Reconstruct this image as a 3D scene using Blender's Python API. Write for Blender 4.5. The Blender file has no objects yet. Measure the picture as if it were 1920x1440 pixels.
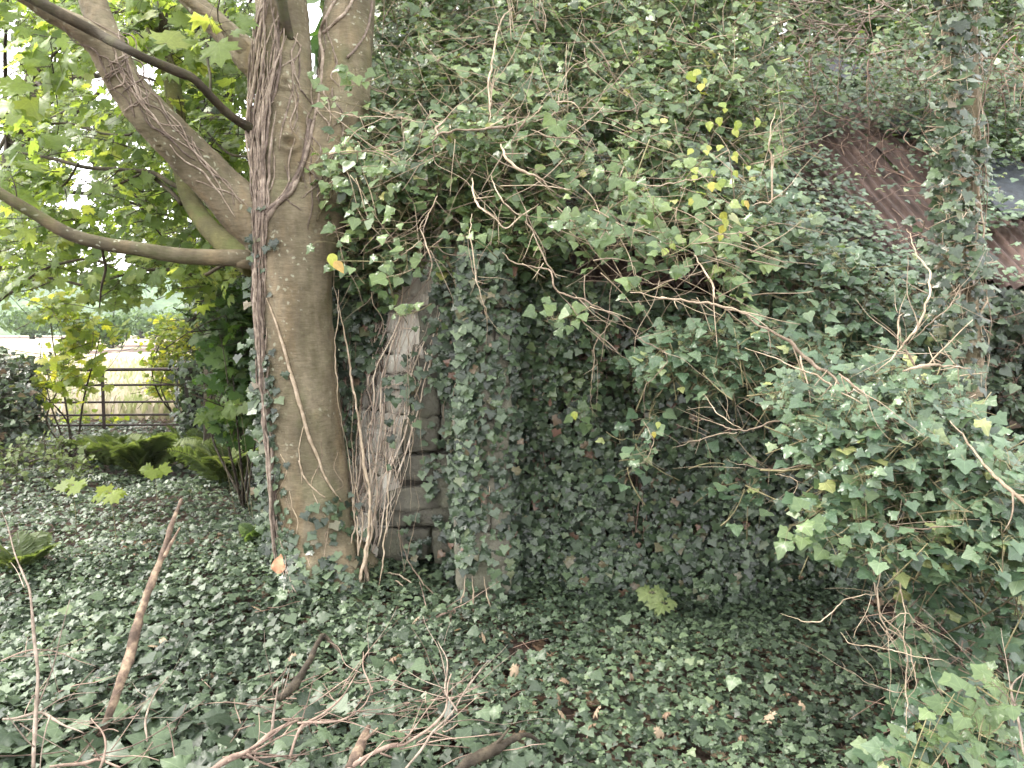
import bpy, math, numpy as np
from mathutils import Vector
from mathutils.bvhtree import BVHTree
R = math.radians
SC = bpy.context.scene
C = SC.collection
rs = np.random.RandomState(11)

# ------------------------------------------------------------------ camera, sky, sun, exposure
CAMZ, PITCH, FPX = 1.6, R(-4.0), 1423.0
cam = bpy.data.objects.new('camera', bpy.data.cameras.new('camera'))
cam.data.sensor_width = 36.0
cam.data.lens = 36.0 * FPX / 1920.0
cam.data.clip_end = 3000
cam.data.clip_start = 0.05
cam.location = (0, 0, CAMZ)
cam.rotation_euler = (R(90) + PITCH, 0, 0)
C.objects.link(cam)
SC.camera = cam
SC.view_settings.view_transform = 'Standard'
SC.view_settings.look = 'None'
SC.view_settings.gamma = 1.0
SC.view_settings.exposure = 2.35
SC.cycles.max_bounces = 8
SC.cycles.diffuse_bounces = 2
SC.cycles.glossy_bounces = 3
SC.cycles.transmission_bounces = 5
SC.cycles.use_denoising = True
SC.cycles.denoiser = 'OPENIMAGEDENOISE'
SC.cycles.denoising_input_passes = 'RGB_ALBEDO_NORMAL'
SC.cycles.denoising_prefilter = 'FAST'

SUN_EL, SUN_AZ = R(50), R(-84)      # azimuth from +Y, negative to the left
W = bpy.data.worlds.new('World')
SC.world = W
W.use_nodes = True
wn, wl = W.node_tree.nodes, W.node_tree.links
bg = wn['Background']
sky = wn.new('ShaderNodeTexSky')
sky.sky_type = 'NISHITA'
sky.sun_disc = False
sky.sun_elevation = SUN_EL
sky.sun_rotation = SUN_AZ
sky.dust_density = 4.0
mixw = wn.new('ShaderNodeMix'); mixw.data_type = 'RGBA'
mixw.inputs[0].default_value = 0.8          # thin bright overcast over the blue
mixw.inputs[7].default_value = (7.7, 7.6, 7.3, 1)
wl.new(sky.outputs[0], mixw.inputs[6])
wl.new(mixw.outputs[2], bg.inputs[0])
bg.inputs[1].default_value = 0.13

sun = bpy.data.lights.new('sun', 'SUN')
sun.energy = 1.5
sun.angle = R(12)
sun.color = (1.0, 0.95, 0.86)
so = bpy.data.objects.new('sun', sun)
C.objects.link(so)
sd = Vector((math.sin(SUN_AZ) * math.cos(SUN_EL), math.cos(SUN_AZ) * math.cos(SUN_EL), math.sin(SUN_EL)))
so.rotation_euler = sd.to_track_quat('Z', 'Y').to_euler()
so.location = (-10, 10, 30)

# ------------------------------------------------------------------ maths helpers
CP, SP = math.cos(PITCH), math.sin(PITCH)
def P(px, py, d):
    """world point seen at photo pixel px,py at depth (world Y) d"""
    px, py, d = np.broadcast_arrays(np.asarray(px, float), np.asarray(py, float), np.asarray(d, float))
    u = (px - 960) / FPX; v = (720 - py) / FPX
    dy = CP - v * SP; dz = SP + v * CP
    s = d / dy
    return np.stack([u * s, d + 0 * u, CAMZ + dz * s], -1)

_tab = np.random.RandomState(5).rand(64, 64, 64)
def vnoise(p):
    p = np.asarray(p, float)
    i = np.floor(p).astype(int); f = p - i; f = f * f * (3 - 2 * f)
    x, y, z = i[..., 0], i[..., 1], i[..., 2]
    fx, fy, fz = f[..., 0], f[..., 1], f[..., 2]
    def t(a, b, c): return _tab[(x + a) & 63, (y + b) & 63, (z + c) & 63]
    l = lambda a, b, w: a + (b - a) * w
    return l(l(l(t(0,0,0), t(1,0,0), fx), l(t(0,1,0), t(1,1,0), fx), fy),
             l(l(t(0,0,1), t(1,0,1), fx), l(t(0,1,1), t(1,1,1), fx), fy), fz) * 2 - 1
def fbm(p, o=3):
    s = 0; a = 1; p = np.asarray(p, float)
    for _ in range(o):
        s = s + a * vnoise(p); p = p * 2.03 + 7.1; a *= .5
    return s

def norm(v):
    return v / np.maximum(np.linalg.norm(v, axis=-1, keepdims=True), 1e-9)

def gz(x, y):
    x = np.asarray(x, float); y = np.asarray(y, float)
    q = np.stack([x * .8, y * .8, 0 * x + 3.3], -1)
    near = np.clip((14 - np.abs(y)) / 4, 0, 1) * np.clip((12 - np.abs(x)) / 4, 0, 1)
    h = 0.07 * fbm(q, 2) * near
    h = h + 0.20 * np.exp(-(((x + 1.9) / 1.2) ** 2 + ((y - 4.9) / .8) ** 2))      # hump behind the tree foot
    h = h + 0.10 * np.exp(-(((x + 1.15) / .45) ** 2 + ((y - 4.3) / .45) ** 2))
    return h

def G(px, py, h=0.0):
    """ground point under a pixel"""
    px = np.atleast_1d(np.asarray(px, float)); py = np.atleast_1d(np.asarray(py, float))
    v = (720 - py) / FPX
    dy = CP - v * SP; dz = np.minimum(SP + v * CP, -1e-3)
    z = 0 * px
    for _ in range(6):
        d = (z + h - CAMZ) / dz * dy
        p = P(px, py, d)
        z = gz(p[:, 0], p[:, 1])
    return p

def inpoly(x, y, poly):
    ins = np.zeros(x.shape, bool); n = len(poly)
    for i in range(n):
        x0, y0 = poly[i]; x1, y1 = poly[(i + 1) % n]
        c = ((y0 > y) != (y1 > y)) & (x < (x1 - x0) * (y - y0) / ((y1 - y0) or 1e-9) + x0)
        ins ^= c
    return ins
def scat(poly, n, r=None):
    r = r or rs
    a = np.array(poly, float); lo = a.min(0); hi = a.max(0)
    out = []; got = 0
    while got < n:
        q = lo + r.rand(n * 2, 2) * (hi - lo)
        q = q[inpoly(q[:, 0], q[:, 1], poly)]
        out.append(q); got += len(q)
    return np.concatenate(out)[:n]

# ------------------------------------------------------------------ mesh buffer
class Buf:
    def __init__(s): s.v = []; s.f = []; s.a = []; s.n = 0; s.mi = []
    def add(s, v, f, a=None, mi=0):
        v = np.asarray(v, float).reshape(-1, 3); f = np.asarray(f, int).reshape(-1, 3)
        s.v.append(v); s.f.append(f + s.n); s.n += len(v)
        s.a.append(np.zeros((len(v), 3)) if a is None else np.asarray(a, float).reshape(-1, 3))
        s.mi.append(np.full(len(f), mi))
    def mesh(s, name, mats, off=(0, 0, 0), smooth=True):
        v = np.concatenate(s.v) - np.asarray(off, float); f = np.concatenate(s.f); a = np.concatenate(s.a)
        me = bpy.data.meshes.new(name)
        me.vertices.add(len(v)); me.vertices.foreach_set('co', v.astype(np.float32).ravel())
        me.loops.add(len(f) * 3); me.loops.foreach_set('vertex_index', f.astype(np.int32).ravel())
        me.polygons.add(len(f)); me.polygons.foreach_set('loop_start', (np.arange(len(f)) * 3).astype(np.int32))
        me.polygons.foreach_set('material_index', np.concatenate(s.mi).astype(np.int32))
        me.update(calc_edges=True)
        at = me.attributes.new('lf', 'FLOAT_VECTOR', 'POINT')
        at.data.foreach_set('vector', a.astype(np.float32).ravel())
        me.polygons.foreach_set('use_smooth', np.full(len(f), smooth))
        for m in (mats if isinstance(mats, (list, tuple)) else [mats]): me.materials.append(m)
        me.update()
        return me
    def build(s, name, mats, parent=None, smooth=True):
        off = (0, 0, 0)
        if parent is not None:
            q = parent
            while q is not None: off = tuple(a + b for a, b in zip(off, q.location)); q = q.parent
        o = bpy.data.objects.new(name, s.mesh(name, mats, off, smooth))
        C.objects.link(o); o.parent = parent
        return o

def thing(name, label, cat, loc=(0, 0, 0), group=None):
    o = bpy.data.objects.new(name, None); o.empty_display_size = .1
    C.objects.link(o); o.location = tuple(float(q) for q in loc)
    return tag(o, label, cat, group)
def tag(o, label, cat, group=None, kind=None):
    o['label'] = label; o['category'] = cat
    if group: o['group'] = group
    if kind: o['kind'] = kind
    return o

def spline(pts, n):
    """Catmull-Rom through pts (k,D) -> (n,D)"""
    p = np.asarray(pts, float)
    if len(p) == 2: 
        t = np.linspace(0, 1, n)[:, None]; return p[0] * (1 - t) + p[1] * t
    q = np.vstack([2 * p[0] - p[1], p, 2 * p[-1] - p[-2]])
    L = np.concatenate([[0], np.cumsum(np.linalg.norm(np.diff(p[:, :2], axis=0), axis=1) + 1e-6)])
    t = np.linspace(0, L[-1], n)
    i = np.clip(np.searchsorted(L, t, side='right') - 1, 0, len(p) - 2)
    u = ((t - L[i]) / (L[i + 1] - L[i]))[:, None]
    a, b, c, d = q[i], q[i + 1], q[i + 2], q[i + 3]
    return .5 * ((2 * b) + (-a + c) * u + (2 * a - 5 * b + 4 * c - d) * u * u + (-a + 3 * b - 3 * c + d) * u ** 3)

def tubes(buf, Pt, Rd, sides=5, rnd=None, mi=0, cap=True):
    """batch of tubes: Pt (N,M,3), Rd (N,M)"""
    Pt = np.asarray(Pt, float)
    if Pt.ndim == 2: Pt = Pt[None]
    N, M, _ = Pt.shape
    Rd = np.broadcast_to(np.asarray(Rd, float), (N, M))
    T = np.empty_like(Pt); T[:, 1:-1] = Pt[:, 2:] - Pt[:, :-2]; T[:, 0] = Pt[:, 1] - Pt[:, 0]; T[:, -1] = Pt[:, -1] - Pt[:, -2]
    T = norm(T)
    ref = np.where(np.abs(T[:, :1, 2:3]).mean(1, keepdims=True) > .8, np.array([1., .1, 0]), np.array([0, .1, 1.]))
    ref = np.broadcast_to(ref, T.shape)
    U = norm(np.cross(T, ref)); V = np.cross(T, U)
    th = np.linspace(0, 2 * np.pi, sides, endpoint=False)
    ring = U[:, :, None] * np.cos(th)[None, None, :, None] + V[:, :, None] * np.sin(th)[None, None, :, None]
    vs = Pt[:, :, None] + ring * Rd[:, :, None, None]
    idx = np.arange(N * M * sides).reshape(N, M, sides)
    a = idx[:, :-1]; b = idx[:, 1:]; a2 = np.roll(a, -1, 2); b2 = np.roll(b, -1, 2)
    f = np.concatenate([np.stack([a, a2, b2], -1).reshape(-1, 3), np.stack([a, b2, b], -1).reshape(-1, 3)])
    if rnd is None: rnd = rs.rand(N)
    at = np.zeros((N, M, sides, 3))
    at[..., 0] = th / 6.283; at[..., 1] = np.linspace(0, 1, M)[None, :, None]; at[..., 2] = np.asarray(rnd).reshape(-1, 1, 1)
    V_ = vs.reshape(-1, 3); A_ = at.reshape(-1, 3)
    if cap:
        k = len(V_); ends = np.concatenate([Pt[:, 0], Pt[:, -1]]); ea = np.zeros((2 * N, 3)); ea[:, 2] = np.tile(np.broadcast_to(np.asarray(rnd).ravel(), (N,)), 2)
        c0 = k + np.arange(N); c1 = k + N + np.arange(N)
        s0 = idx[:, 0]; s1 = idx[:, -1]
        f = np.concatenate([f, np.stack([np.broadcast_to(c0[:, None], s0.shape), np.roll(s0, -1, 1), s0], -1).reshape(-1, 3),
                            np.stack([np.broadcast_to(c1[:, None], s1.shape), s1, np.roll(s1, -1, 1)], -1).reshape(-1, 3)])
        V_ = np.concatenate([V_, ends]); A_ = np.concatenate([A_, ea])
    buf.add(V_, f, A_, mi)

def wig(pts, amp, freq, seed):
    """add organic wobble to a path (n,3)"""
    p = np.asarray(pts, float)
    q = p * freq
    return p + amp * np.stack([vnoise(q + seed), vnoise(q + seed + 31.7), vnoise(q + seed + 71.3)], -1)

def limb(buf, ctrl, n=40, sides=14, amp=.015, freq=4, seed=0, rough=.05, mi=0):
    """organic limb: ctrl rows (x,y,z,r)"""
    s = spline(ctrl, n)
    p = wig(s[:, :3], amp, freq, seed)
    b = Buf(); tubes(b, p, np.maximum(s[:, 3], .0008), sides, [rs.rand()])
    v = b.v[0]
    c = np.concatenate([np.repeat(p, sides, 0), p[:1], p[-1:]])
    rad = v - c
    k = 1 + rough * fbm(v * 9 + seed, 3)[:, None]
    buf.add(c + rad * k, b.f[0], b.a[0], mi)

# ------------------------------------------------------------------ leaf templates (petiole at 0,0; tip at 0,1)
def tmpl(outline, ctr=(0, .38), mid=.55, droop=.30, fold=.14, wave=.05, rnd_=True):
    o = np.array(outline, float); c = np.array(ctr)
    if rnd_:      # soften the outline: two points per edge, tips kept
        nx = np.roll(o, -1, 0); pv = np.roll(o, 1, 0); nn = np.roll(o, -2, 0)
        md_ = (-pv + 9 * o + 9 * nx - nn) / 16; o = np.stack([o, md_], 1).reshape(-1, 2)
    m = c + (o - c) * mid
    xy = np.vstack([c[None], m, o])
    n = len(o)
    r = np.linalg.norm(xy - c, axis=1)
    z = -droop * r ** 2 * 1.3 - fold * 0 + fold * np.abs(xy[:, 0])
    z[n + 1:] += wave * np.cos(np.arange(n) * np.pi * (.5 if rnd_ else 1))
    f = []
    for i in range(n):
        j = (i + 1) % n
        f += [(0, 1 + i, 1 + j), (1 + i, 1 + n + i, 1 + n + j), (1 + i, 1 + n + j, 1 + j)]
    return np.column_stack([xy, z]), np.array(f)
def mirror(half):
    return half + [(-x, y) for x, y in reversed(half) if abs(x) > 1e-6]
IVY = tmpl(mirror([(0, .03), (.20, -.13), (.42, -.14), (.45, .04), (.66, .18), (.55, .36), (.38, .50), (.20, .76), (0, 1.0)]), (0, .22), .5)
IVY3 = tmpl(mirror([(0, .03), (.22, -.10), (.44, .04), (.55, .20), (.42, .42), (.22, .68), (0, 1.0)]), (0, .28), .5)
OVA = tmpl(mirror([(0, 0), (.20, .04), (.38, .22), (.40, .42), (.26, .70), (.10, .90), (0, 1.04)]), (0, .40), .5, .2, .22)
SYC = tmpl(rnd_=False, outline=mirror([(0, 0), (.12, -.18), (.42, -.20), (.34, .0), (.74, .12), (.66, .30), (.84, .50), (.56, .46), (.36, .50), (.42, .80), (.20, .82), (0, 1.08)]), ctr=(0, .22), mid=.5, droop=.22, fold=.05, wave=.06)
def simple(t):
    v, f = t; n = (len(v) - 1) // 2
    v2 = np.vstack([v[:1], v[1 + n:][::(2 if n > 25 and n % 2 == 0 and n != 22 else 1)]]); n = len(v2) - 1
    return v2, np.array([(0, 1 + i, 1 + (i + 1) % n) for i in range(n)])
IVYs, SYCs, OVAs = simple(IVY3), simple(SYC), simple(OVA)
FAR = (np.array([[0, 0, 0], [.42, .35, .05], [.2, .85, -.05], [0, 1, -.1], [-.3, .8, 0], [-.45, .3, .06]]), np.array([(0, 1, 2), (0, 2, 3), (0, 3, 4), (0, 4, 5)]))
PIN = (np.array([[0, 0, 0], [.14, .25, .03], [.10, .7, .0], [0, 1, -.08], [-.10, .7, .0], [-.14, .25, .03]]), np.array([(0, 1, 2), (0, 2, 3), (0, 3, 4), (0, 4, 5)]))

def leaves(buf, T, pos, nrm, tip, size, rnd=None, mi=0, shape=.25):
    N = len(pos)
    if N == 0: return
    v, f = T
    n = norm(np.asarray(nrm, float)); t = np.asarray(tip, float)
    t = norm(t - (t * n).sum(-1, keepdims=True) * n); x = np.cross(t, n)
    size = np.broadcast_to(np.asarray(size, float), (N,))[:, None, None]
    wx = (1 + shape * (rs.rand(N) - .5))[:, None, None]
    cz = (rs.rand(N) * 2.0 - .2)[:, None, None]
    sk = ((rs.rand(N) - .5) * .25)[:, None, None]
    lx = v[None, :, :1] * wx + sk * v[None, :, 1:2] ** 2
    co = pos[:, None] + size * (x[:, None] * lx + t[:, None] * v[None, :, 1:2] + n[:, None] * v[None, :, 2:3] * cz)
    if rnd is None: rnd = rs.rand(N)
    a = np.zeros((N, len(v), 3)); a[..., 0] = v[None, :, 0]; a[..., 1] = v[None, :, 1]; a[..., 2] = np.asarray(rnd)[:, None]
    ff = f[None] + (np.arange(N) * len(v))[:, None, None]
    buf.add(co.reshape(-1, 3), ff.reshape(-1, 3), a.reshape(-1, 3), mi)

def rv(n): return norm(rs.randn(n, 3))

# ------------------------------------------------------------------ materials
def nt(name):
    m = bpy.data.materials.new(name); m.use_nodes = True
    t = m.node_tree; return m, t.nodes, t.links, t.nodes['Principled BSDF']
def ramp(N, L, src, stops, mode='LINEAR'):
    r = N.new('ShaderNodeValToRGB'); r.color_ramp.interpolation = mode
    e = r.color_ramp.elements
    while len(e) < len(stops): e.new(.5)
    for k, (p, c) in enumerate(stops):
        e[k].position = p; e[k].color = (*c, 1)
    if src is not None: L.new(src, r.inputs[0])
    return r
def noise(N, L, scale, detail=4, rough=.6, vec=None, dist=0):
    n = N.new('ShaderNodeTexNoise'); n.inputs['Scale'].default_value = scale; n.inputs['Detail'].default_value = detail
    n.inputs['Roughness'].default_value = rough; n.inputs['Distortion'].default_value = dist
    if vec is not None: L.new(vec, n.inputs['Vector'])
    return n
def mixc(N, L, fac, a, b, mode='MIX'):
    m = N.new('ShaderNodeMix'); m.data_type = 'RGBA'; m.blend_type = mode
    for s, i in ((fac, 0), (a, 6), (b, 7)):
        if isinstance(s, (int, float)): m.inputs[i].default_value = s
        elif isinstance(s, tuple): m.inputs[i].default_value = (*s, 1)
        else: L.new(s, m.inputs[i])
    return m.outputs[2]
def maths(N, L, op, a, b=None, c=None):
    m = N.new('ShaderNodeMath'); m.operation = op
    for k, s in enumerate((a, b, c)):
        if s is None: continue
        if isinstance(s, (int, float)): m.inputs[k].default_value = s
        else: L.new(s, m.inputs[k])
    return m.outputs[0]
def bump(N, L, h, strength, dist, b=None):
    n = N.new('ShaderNodeBump'); n.inputs['Strength'].default_value = strength; n.inputs['Distance'].default_value = dist
    L.new(h, n.inputs['Height'])
    if b is not None: L.new(n.outputs[0], b.inputs['Normal'])
    return n

def leafmat(name, stops, trans=.3, rough=.4, spec=.5, vein=.35, tcol=None, blot=.4):
    k_ = .14 if 'ivy' in name else .08
    stops = [(p_, tuple(q * (1 - k_) + k_ * (.3 * c_[0] + .6 * c_[1] + .1 * c_[2]) for q in c_)) for p_, c_ in stops]
    m, N, L, b = nt(name)
    at = N.new('ShaderNodeAttribute'); at.attribute_name = 'lf'
    sx = N.new('ShaderNodeSeparateXYZ'); L.new(at.outputs['Vector'], sx.inputs[0])
    base = ramp(N, L, sx.outputs[2], stops).outputs[0]
    geo = N.new('ShaderNodeNewGeometry')
    nz = noise(N, L, 60, 2, .6, geo.outputs['Position'])
    base = mixc(N, L, blot, base, mixc(N, L, nz.outputs[0], (.35, .40, .35), (1.6, 1.55, 1.5)), 'MULTIPLY')
    if vein > 0:   # palmate veins, paler than the blade
        ang = maths(N, L, 'ARCTAN2', sx.outputs[0], maths(N, L, 'ADD', sx.outputs[1], .02))
        s = maths(N, L, 'ABSOLUTE', maths(N, L, 'SINE', maths(N, L, 'MULTIPLY', ang, 3.6)))
        rr = maths(N, L, 'ADD', maths(N, L, 'ABSOLUTE', sx.outputs[0]), maths(N, L, 'ABSOLUTE', sx.outputs[1]))
        d = maths(N, L, 'MULTIPLY', s, rr)
        k = N.new('ShaderNodeMapRange'); k.inputs[1].default_value = .0; k.inputs[2].default_value = .075
        k.inputs[3].default_value = vein; k.inputs[4].default_value = 0
        L.new(d, k.inputs[0])
        base = mixc(N, L, k.outputs[0], base, mixc(N, L, 1.0, base, (2.3, 2.1, 2.2), 'MULTIPLY'))
    L.new(base, b.inputs['Base Color'])
    b.inputs['Roughness'].default_value = rough
    b.inputs['Specular IOR Level'].default_value = spec
    n2 = noise(N, L, 130, 2, .5, geo.outputs['Position'])
    bump(N, L, n2.outputs[0], .15, .003, b)
    if trans > 0:
        tr = N.new('ShaderNodeBsdfTranslucent')
        L.new(mixc(N, L, 1.0, base, tcol or (1.9, 2.0, .7), 'MULTIPLY'), tr.inputs[0])
        mx = N.new('ShaderNodeMixShader'); mx.inputs[0].default_value = trans
        L.new(b.outputs[0], mx.inputs[1]); L.new(tr.outputs[0], mx.inputs[2])
        L.new(mx.outputs[0], N['Material Output'].inputs[0])
    return m

M_wallivy = leafmat('dark ivy leaf', [(0, (.016, .028, .018)), (.35, (.040, .066, .038)), (.7, (.068, .112, .056)), (.94, (.11, .165, .08)), (1, (.17, .085, .06))], .18, .36, .6, .4)
M_drape = leafmat('draping ivy leaf', [(0, (.028, .052, .028)), (.4, (.052, .092, .042)), (.8, (.085, .14, .058)), (1, (.14, .20, .08))], .2, .34, .6, .4)
M_groundivy = leafmat('ground ivy leaf', [(0, (.014, .026, .015)), (.4, (.040, .066, .037)), (.75, (.076, .116, .064)), (.985, (.11, .165, .085)), (1, (.17, .20, .09))], .15, .46, .45, .5)
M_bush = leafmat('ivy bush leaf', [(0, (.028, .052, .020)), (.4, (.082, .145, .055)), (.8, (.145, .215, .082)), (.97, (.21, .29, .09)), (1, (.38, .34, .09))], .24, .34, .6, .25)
M_spray = leafmat('ivy spray leaf', [(0, (.026, .052, .030)), (.5, (.080, .145, .080)), (.95, (.15, .22, .12)), (1, (.30, .32, .10))], .22, .32, .6, .45)
M_fresh = leafmat('fresh ivy leaf', [(0, (.07, .12, .05)), (.6, (.115, .18, .075)), (1, (.18, .26, .10))], .35, .35, .5, .4)
M_yellow = leafmat('yellow leaf', [(0, (.20, .27, .07)), (.5, (.32, .34, .08)), (.85, (.44, .38, .09)), (1, (.38, .20, .08))], .35, .4, .4, .2)
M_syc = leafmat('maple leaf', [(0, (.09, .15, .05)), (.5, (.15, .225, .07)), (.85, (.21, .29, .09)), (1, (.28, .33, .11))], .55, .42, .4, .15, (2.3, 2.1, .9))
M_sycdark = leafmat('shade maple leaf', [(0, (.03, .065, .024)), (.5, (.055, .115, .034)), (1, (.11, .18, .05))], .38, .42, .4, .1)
M_hedge = leafmat('hedge leaf', [(0, (.10, .15, .03)), (.6, (.20, .27, .05)), (1, (.36, .36, .07))], .55, .5, .3, 0, (2.1, 2.0, .8))
M_fern = leafmat('fern frond', [(0, (.06, .085, .03)), (.6, (.11, .155, .05)), (1, (.17, .21, .08))], .4, .5, .3, 0, (1.6, 1.6, .8))
M_dead = leafmat('dead leaf', [(0, (.09, .055, .035)), (.4, (.18, .115, .075)), (.7, (.28, .195, .135)), (.9, (.38, .30, .21)), (1, (.26, .11, .07))], .2, .6, .3, .2, (1.5, 1.2, .8))
M_seed = leafmat('seedling leaf', [(0, (.12, .165, .06)), (.6, (.19, .24, .09)), (1, (.27, .31, .13))], .3, .45, .4, .4, (1.5, 1.5, .8))
M_far = leafmat('far tree leaf', [(0, (.04, .075, .025)), (1, (.10, .16, .05))], .2, .7, .2, 0)

def stemmat(name, c0, c1, c2, sc=30, rough=.75):
    m, N, L, b = nt(name)
    at = N.new('ShaderNodeAttribute'); at.attribute_name = 'lf'
    sx = N.new('ShaderNodeSeparateXYZ'); L.new(at.outputs['Vector'], sx.inputs[0])
    geo = N.new('ShaderNodeNewGeometry')
    n = noise(N, L, sc, 4, .65, geo.outputs['Position'])
    a = ramp(N, L, n.outputs[0], [(.30, c0), (.5, c1), (.7, c2)]).outputs[0]
    k = ramp(N, L, sx.outputs[2], [(0, (.55, .5, .5)), (1, (1.35, 1.3, 1.25))]).outputs[0]
    L.new(mixc(N, L, 1.0, a, k, 'MULTIPLY'), b.inputs['Base Color'])
    b.inputs['Roughness'].default_value = rough
    b.inputs['Specular IOR Level'].default_value = .25
    n2 = noise(N, L, 160, 3, .7, geo.outputs['Position'])
    bump(N, L, n2.outputs[0], .6, .004, b)
    return m
M_vine = stemmat('ivy stem bark', (.12, .098, .082), (.23, .19, .16), (.38, .33, .285), 25)
M_pale = stemmat('pale dry stem', (.22, .175, .13), (.35, .29, .22), (.50, .43, .35), 22)
M_mat = stemmat('dead stem mat', (.44, .37, .30), (.62, .54, .46), (.74, .67, .59), 18)  # pale stems, colour raised in place of sun that misses the buttress
M_redtwig = stemmat('reddish twig', (.13, .085, .07), (.22, .155, .125), (.35, .27, .22), 22)
M_twigdark = stemmat('dark branch bark', (.022, .018, .014), (.05, .042, .032), (.10, .085, .06), 18)
M_brush = stemmat('brushwood bark', (.13, .095, .08), (.24, .18, .15), (.38, .30, .25), 20)
M_greentwig = stemmat('green twig', (.12, .115, .06), (.19, .175, .10), (.29, .265, .17), 20)

def barkmat(name, cols, moss=.35, lich=True, stretch=(1, 1, .45)):
    m, N, L, b = nt(name)
    geo = N.new('ShaderNodeNewGeometry')
    mp = N.new('ShaderNodeMapping'); mp.inputs['Scale'].default_value = stretch
    L.new(geo.outputs['Position'], mp.inputs[0])
    n1 = noise(N, L, 5, 6, .62, mp.outputs[0], .4)
    col = ramp(N, L, n1.outputs[0], [(.28, cols[0]), (.48, cols[1]), (.66, cols[2])]).outputs[0]
    mp3 = N.new('ShaderNodeMapping'); mp3.inputs['Scale'].default_value = (1, 1, .22)
    L.new(geo.outputs['Position'], mp3.inputs[0])
    n7 = noise(N, L, 7, 4, .6, mp3.outputs[0], .3)
    col = mixc(N, L, .7, col, ramp(N, L, n7.outputs[0], [(.34, (.76, .80, .74)), (.5, (1, 1, 1)), (.66, (1.22, 1.10, .97))]).outputs[0], 'MULTIPLY')
    # fine horizontal wrinkles
    mp2 = N.new('ShaderNodeMapping'); mp2.inputs['Scale'].default_value = (1, 1, 5)
    L.new(geo.outputs['Position'], mp2.inputs[0])
    n2 = noise(N, L, 22, 5, .7, mp2.outputs[0], .6)
    col = mixc(N, L, .55, col, ramp(N, L, n2.outputs[0], [(.3, (.5, .48, .45)), (.7, (1.35, 1.35, 1.35))]).outputs[0], 'MULTIPLY')
    n3 = noise(N, L, 3.2, 5, .7, geo.outputs['Position'], .3)
    k = ramp(N, L, n3.outputs[0], [(.50, (0, 0, 0)), (.68, (1, 1, 1))]).outputs[0]
    kk = N.new('ShaderNodeRGBToBW'); L.new(k, kk.inputs[0])
    col = mixc(N, L, maths(N, L, 'MULTIPLY', kk.outputs[0], moss), col, (.085, .11, .035))
    if lich:
        vo = N.new('ShaderNodeTexVoronoi'); vo.inputs['Scale'].default_value = 26
        n5 = noise(N, L, 9, 3, .6, geo.outputs['Position'])
        L.new(mixc(N, L, .12, geo.outputs['Position'], n5.outputs[1]), vo.inputs['Vector'])
        s = ramp(N, L, vo.outputs['Distance'], [(.16, (1, 1, 1)), (.26, (0, 0, 0))]).outputs[0]
        s2 = N.new('ShaderNodeRGBToBW'); L.new(s, s2.inputs[0])
        n4 = noise(N, L, 2.1, 3, .6, geo.outputs['Position'])
        g = ramp(N, L, n4.outputs[0], [(.48, (0, 0, 0)), (.60, (1, 1, 1))]).outputs[0]
        g2 = N.new('ShaderNodeRGBToBW'); L.new(g, g2.inputs[0])
        col = mixc(N, L, maths(N, L, 'MULTIPLY', maths(N, L, 'MULTIPLY', s2.outputs[0], g2.outputs[0]), .6), col, (.42, .43, .34))
    L.new(col, b.inputs['Base Color']); b.inputs['Roughness'].default_value = .8
    b.inputs['Specular IOR Level'].default_value = .2
    h = maths(N, L, 'ADD', maths(N, L, 'MULTIPLY', n2.outputs[0], .6), n1.outputs[0])
    b1 = bump(N, L, h, .55, .02)
    n6 = noise(N, L, 120, 3, .6, geo.outputs['Position'])
    b2 = bump(N, L, n6.outputs[0], .15, .003, b); L.new(b1.outputs[0], b2.inputs['Normal'])
    return m
M_bark = barkmat('sycamore bark', [(.088, .074, .052), (.158, .132, .090), (.245, .207, .150)], .28)
M_barkmoss = barkmat('mossy bark', [(.06, .055, .03), (.11, .10, .05), (.17, .16, .07)], .85)
M_limb = barkmat('limb bark', [(.06, .052, .036), (.105, .090, .060), (.17, .145, .10)], .6)
M_barkdark = barkmat('dark bark', [(.035, .028, .02), (.06, .05, .036), (.10, .085, .06)], .4, False)

def stonemat(name, c, mossk=.5):
    m, N, L, b = nt(name)
    geo = N.new('ShaderNodeNewGeometry')
    n1 = noise(N, L, 6, 7, .7, geo.outputs['Position'])
    col = ramp(N, L, n1.outputs[0], [(.3, c[0]), (.5, c[1]), (.7, c[2])]).outputs[0]
    n2 = noise(N, L, 3, 5, .7, geo.outputs['Position'])
    g = ramp(N, L, n2.outputs[0], [(.42, (0, 0, 0)), (.62, (1, 1, 1))]).outputs[0]
    g2 = N.new('ShaderNodeRGBToBW'); L.new(g, g2.inputs[0])
    col = mixc(N, L, maths(N, L, 'MULTIPLY', g2.outputs[0], mossk), col, (.07, .085, .035))
    L.new(col, b.inputs['Base Color']); b.inputs['Roughness'].default_value = .9
    n3 = noise(N, L, 35, 6, .7, geo.outputs['Position'])
    bump(N, L, n3.outputs[0], .8, .02, b)
    return m
M_stone = stonemat('old wall stone', [(.065, .062, .05), (.115, .108, .088), (.18, .168, .14)])
M_litstone = stonemat('pale stone with painted light', [(.44, .41, .35), (.56, .53, .47), (.68, .65, .59)], .08)  # angled face stone, colour lightened to stand in for blocked side light
M_pierstone = stonemat('grey pier stone', [(.12, .11, .09), (.20, .185, .155), (.29, .27, .23)], .5)
M_mortar = stonemat('dark mortar', [(.04, .036, .03), (.07, .062, .05), (.10, .09, .07)])

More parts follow.
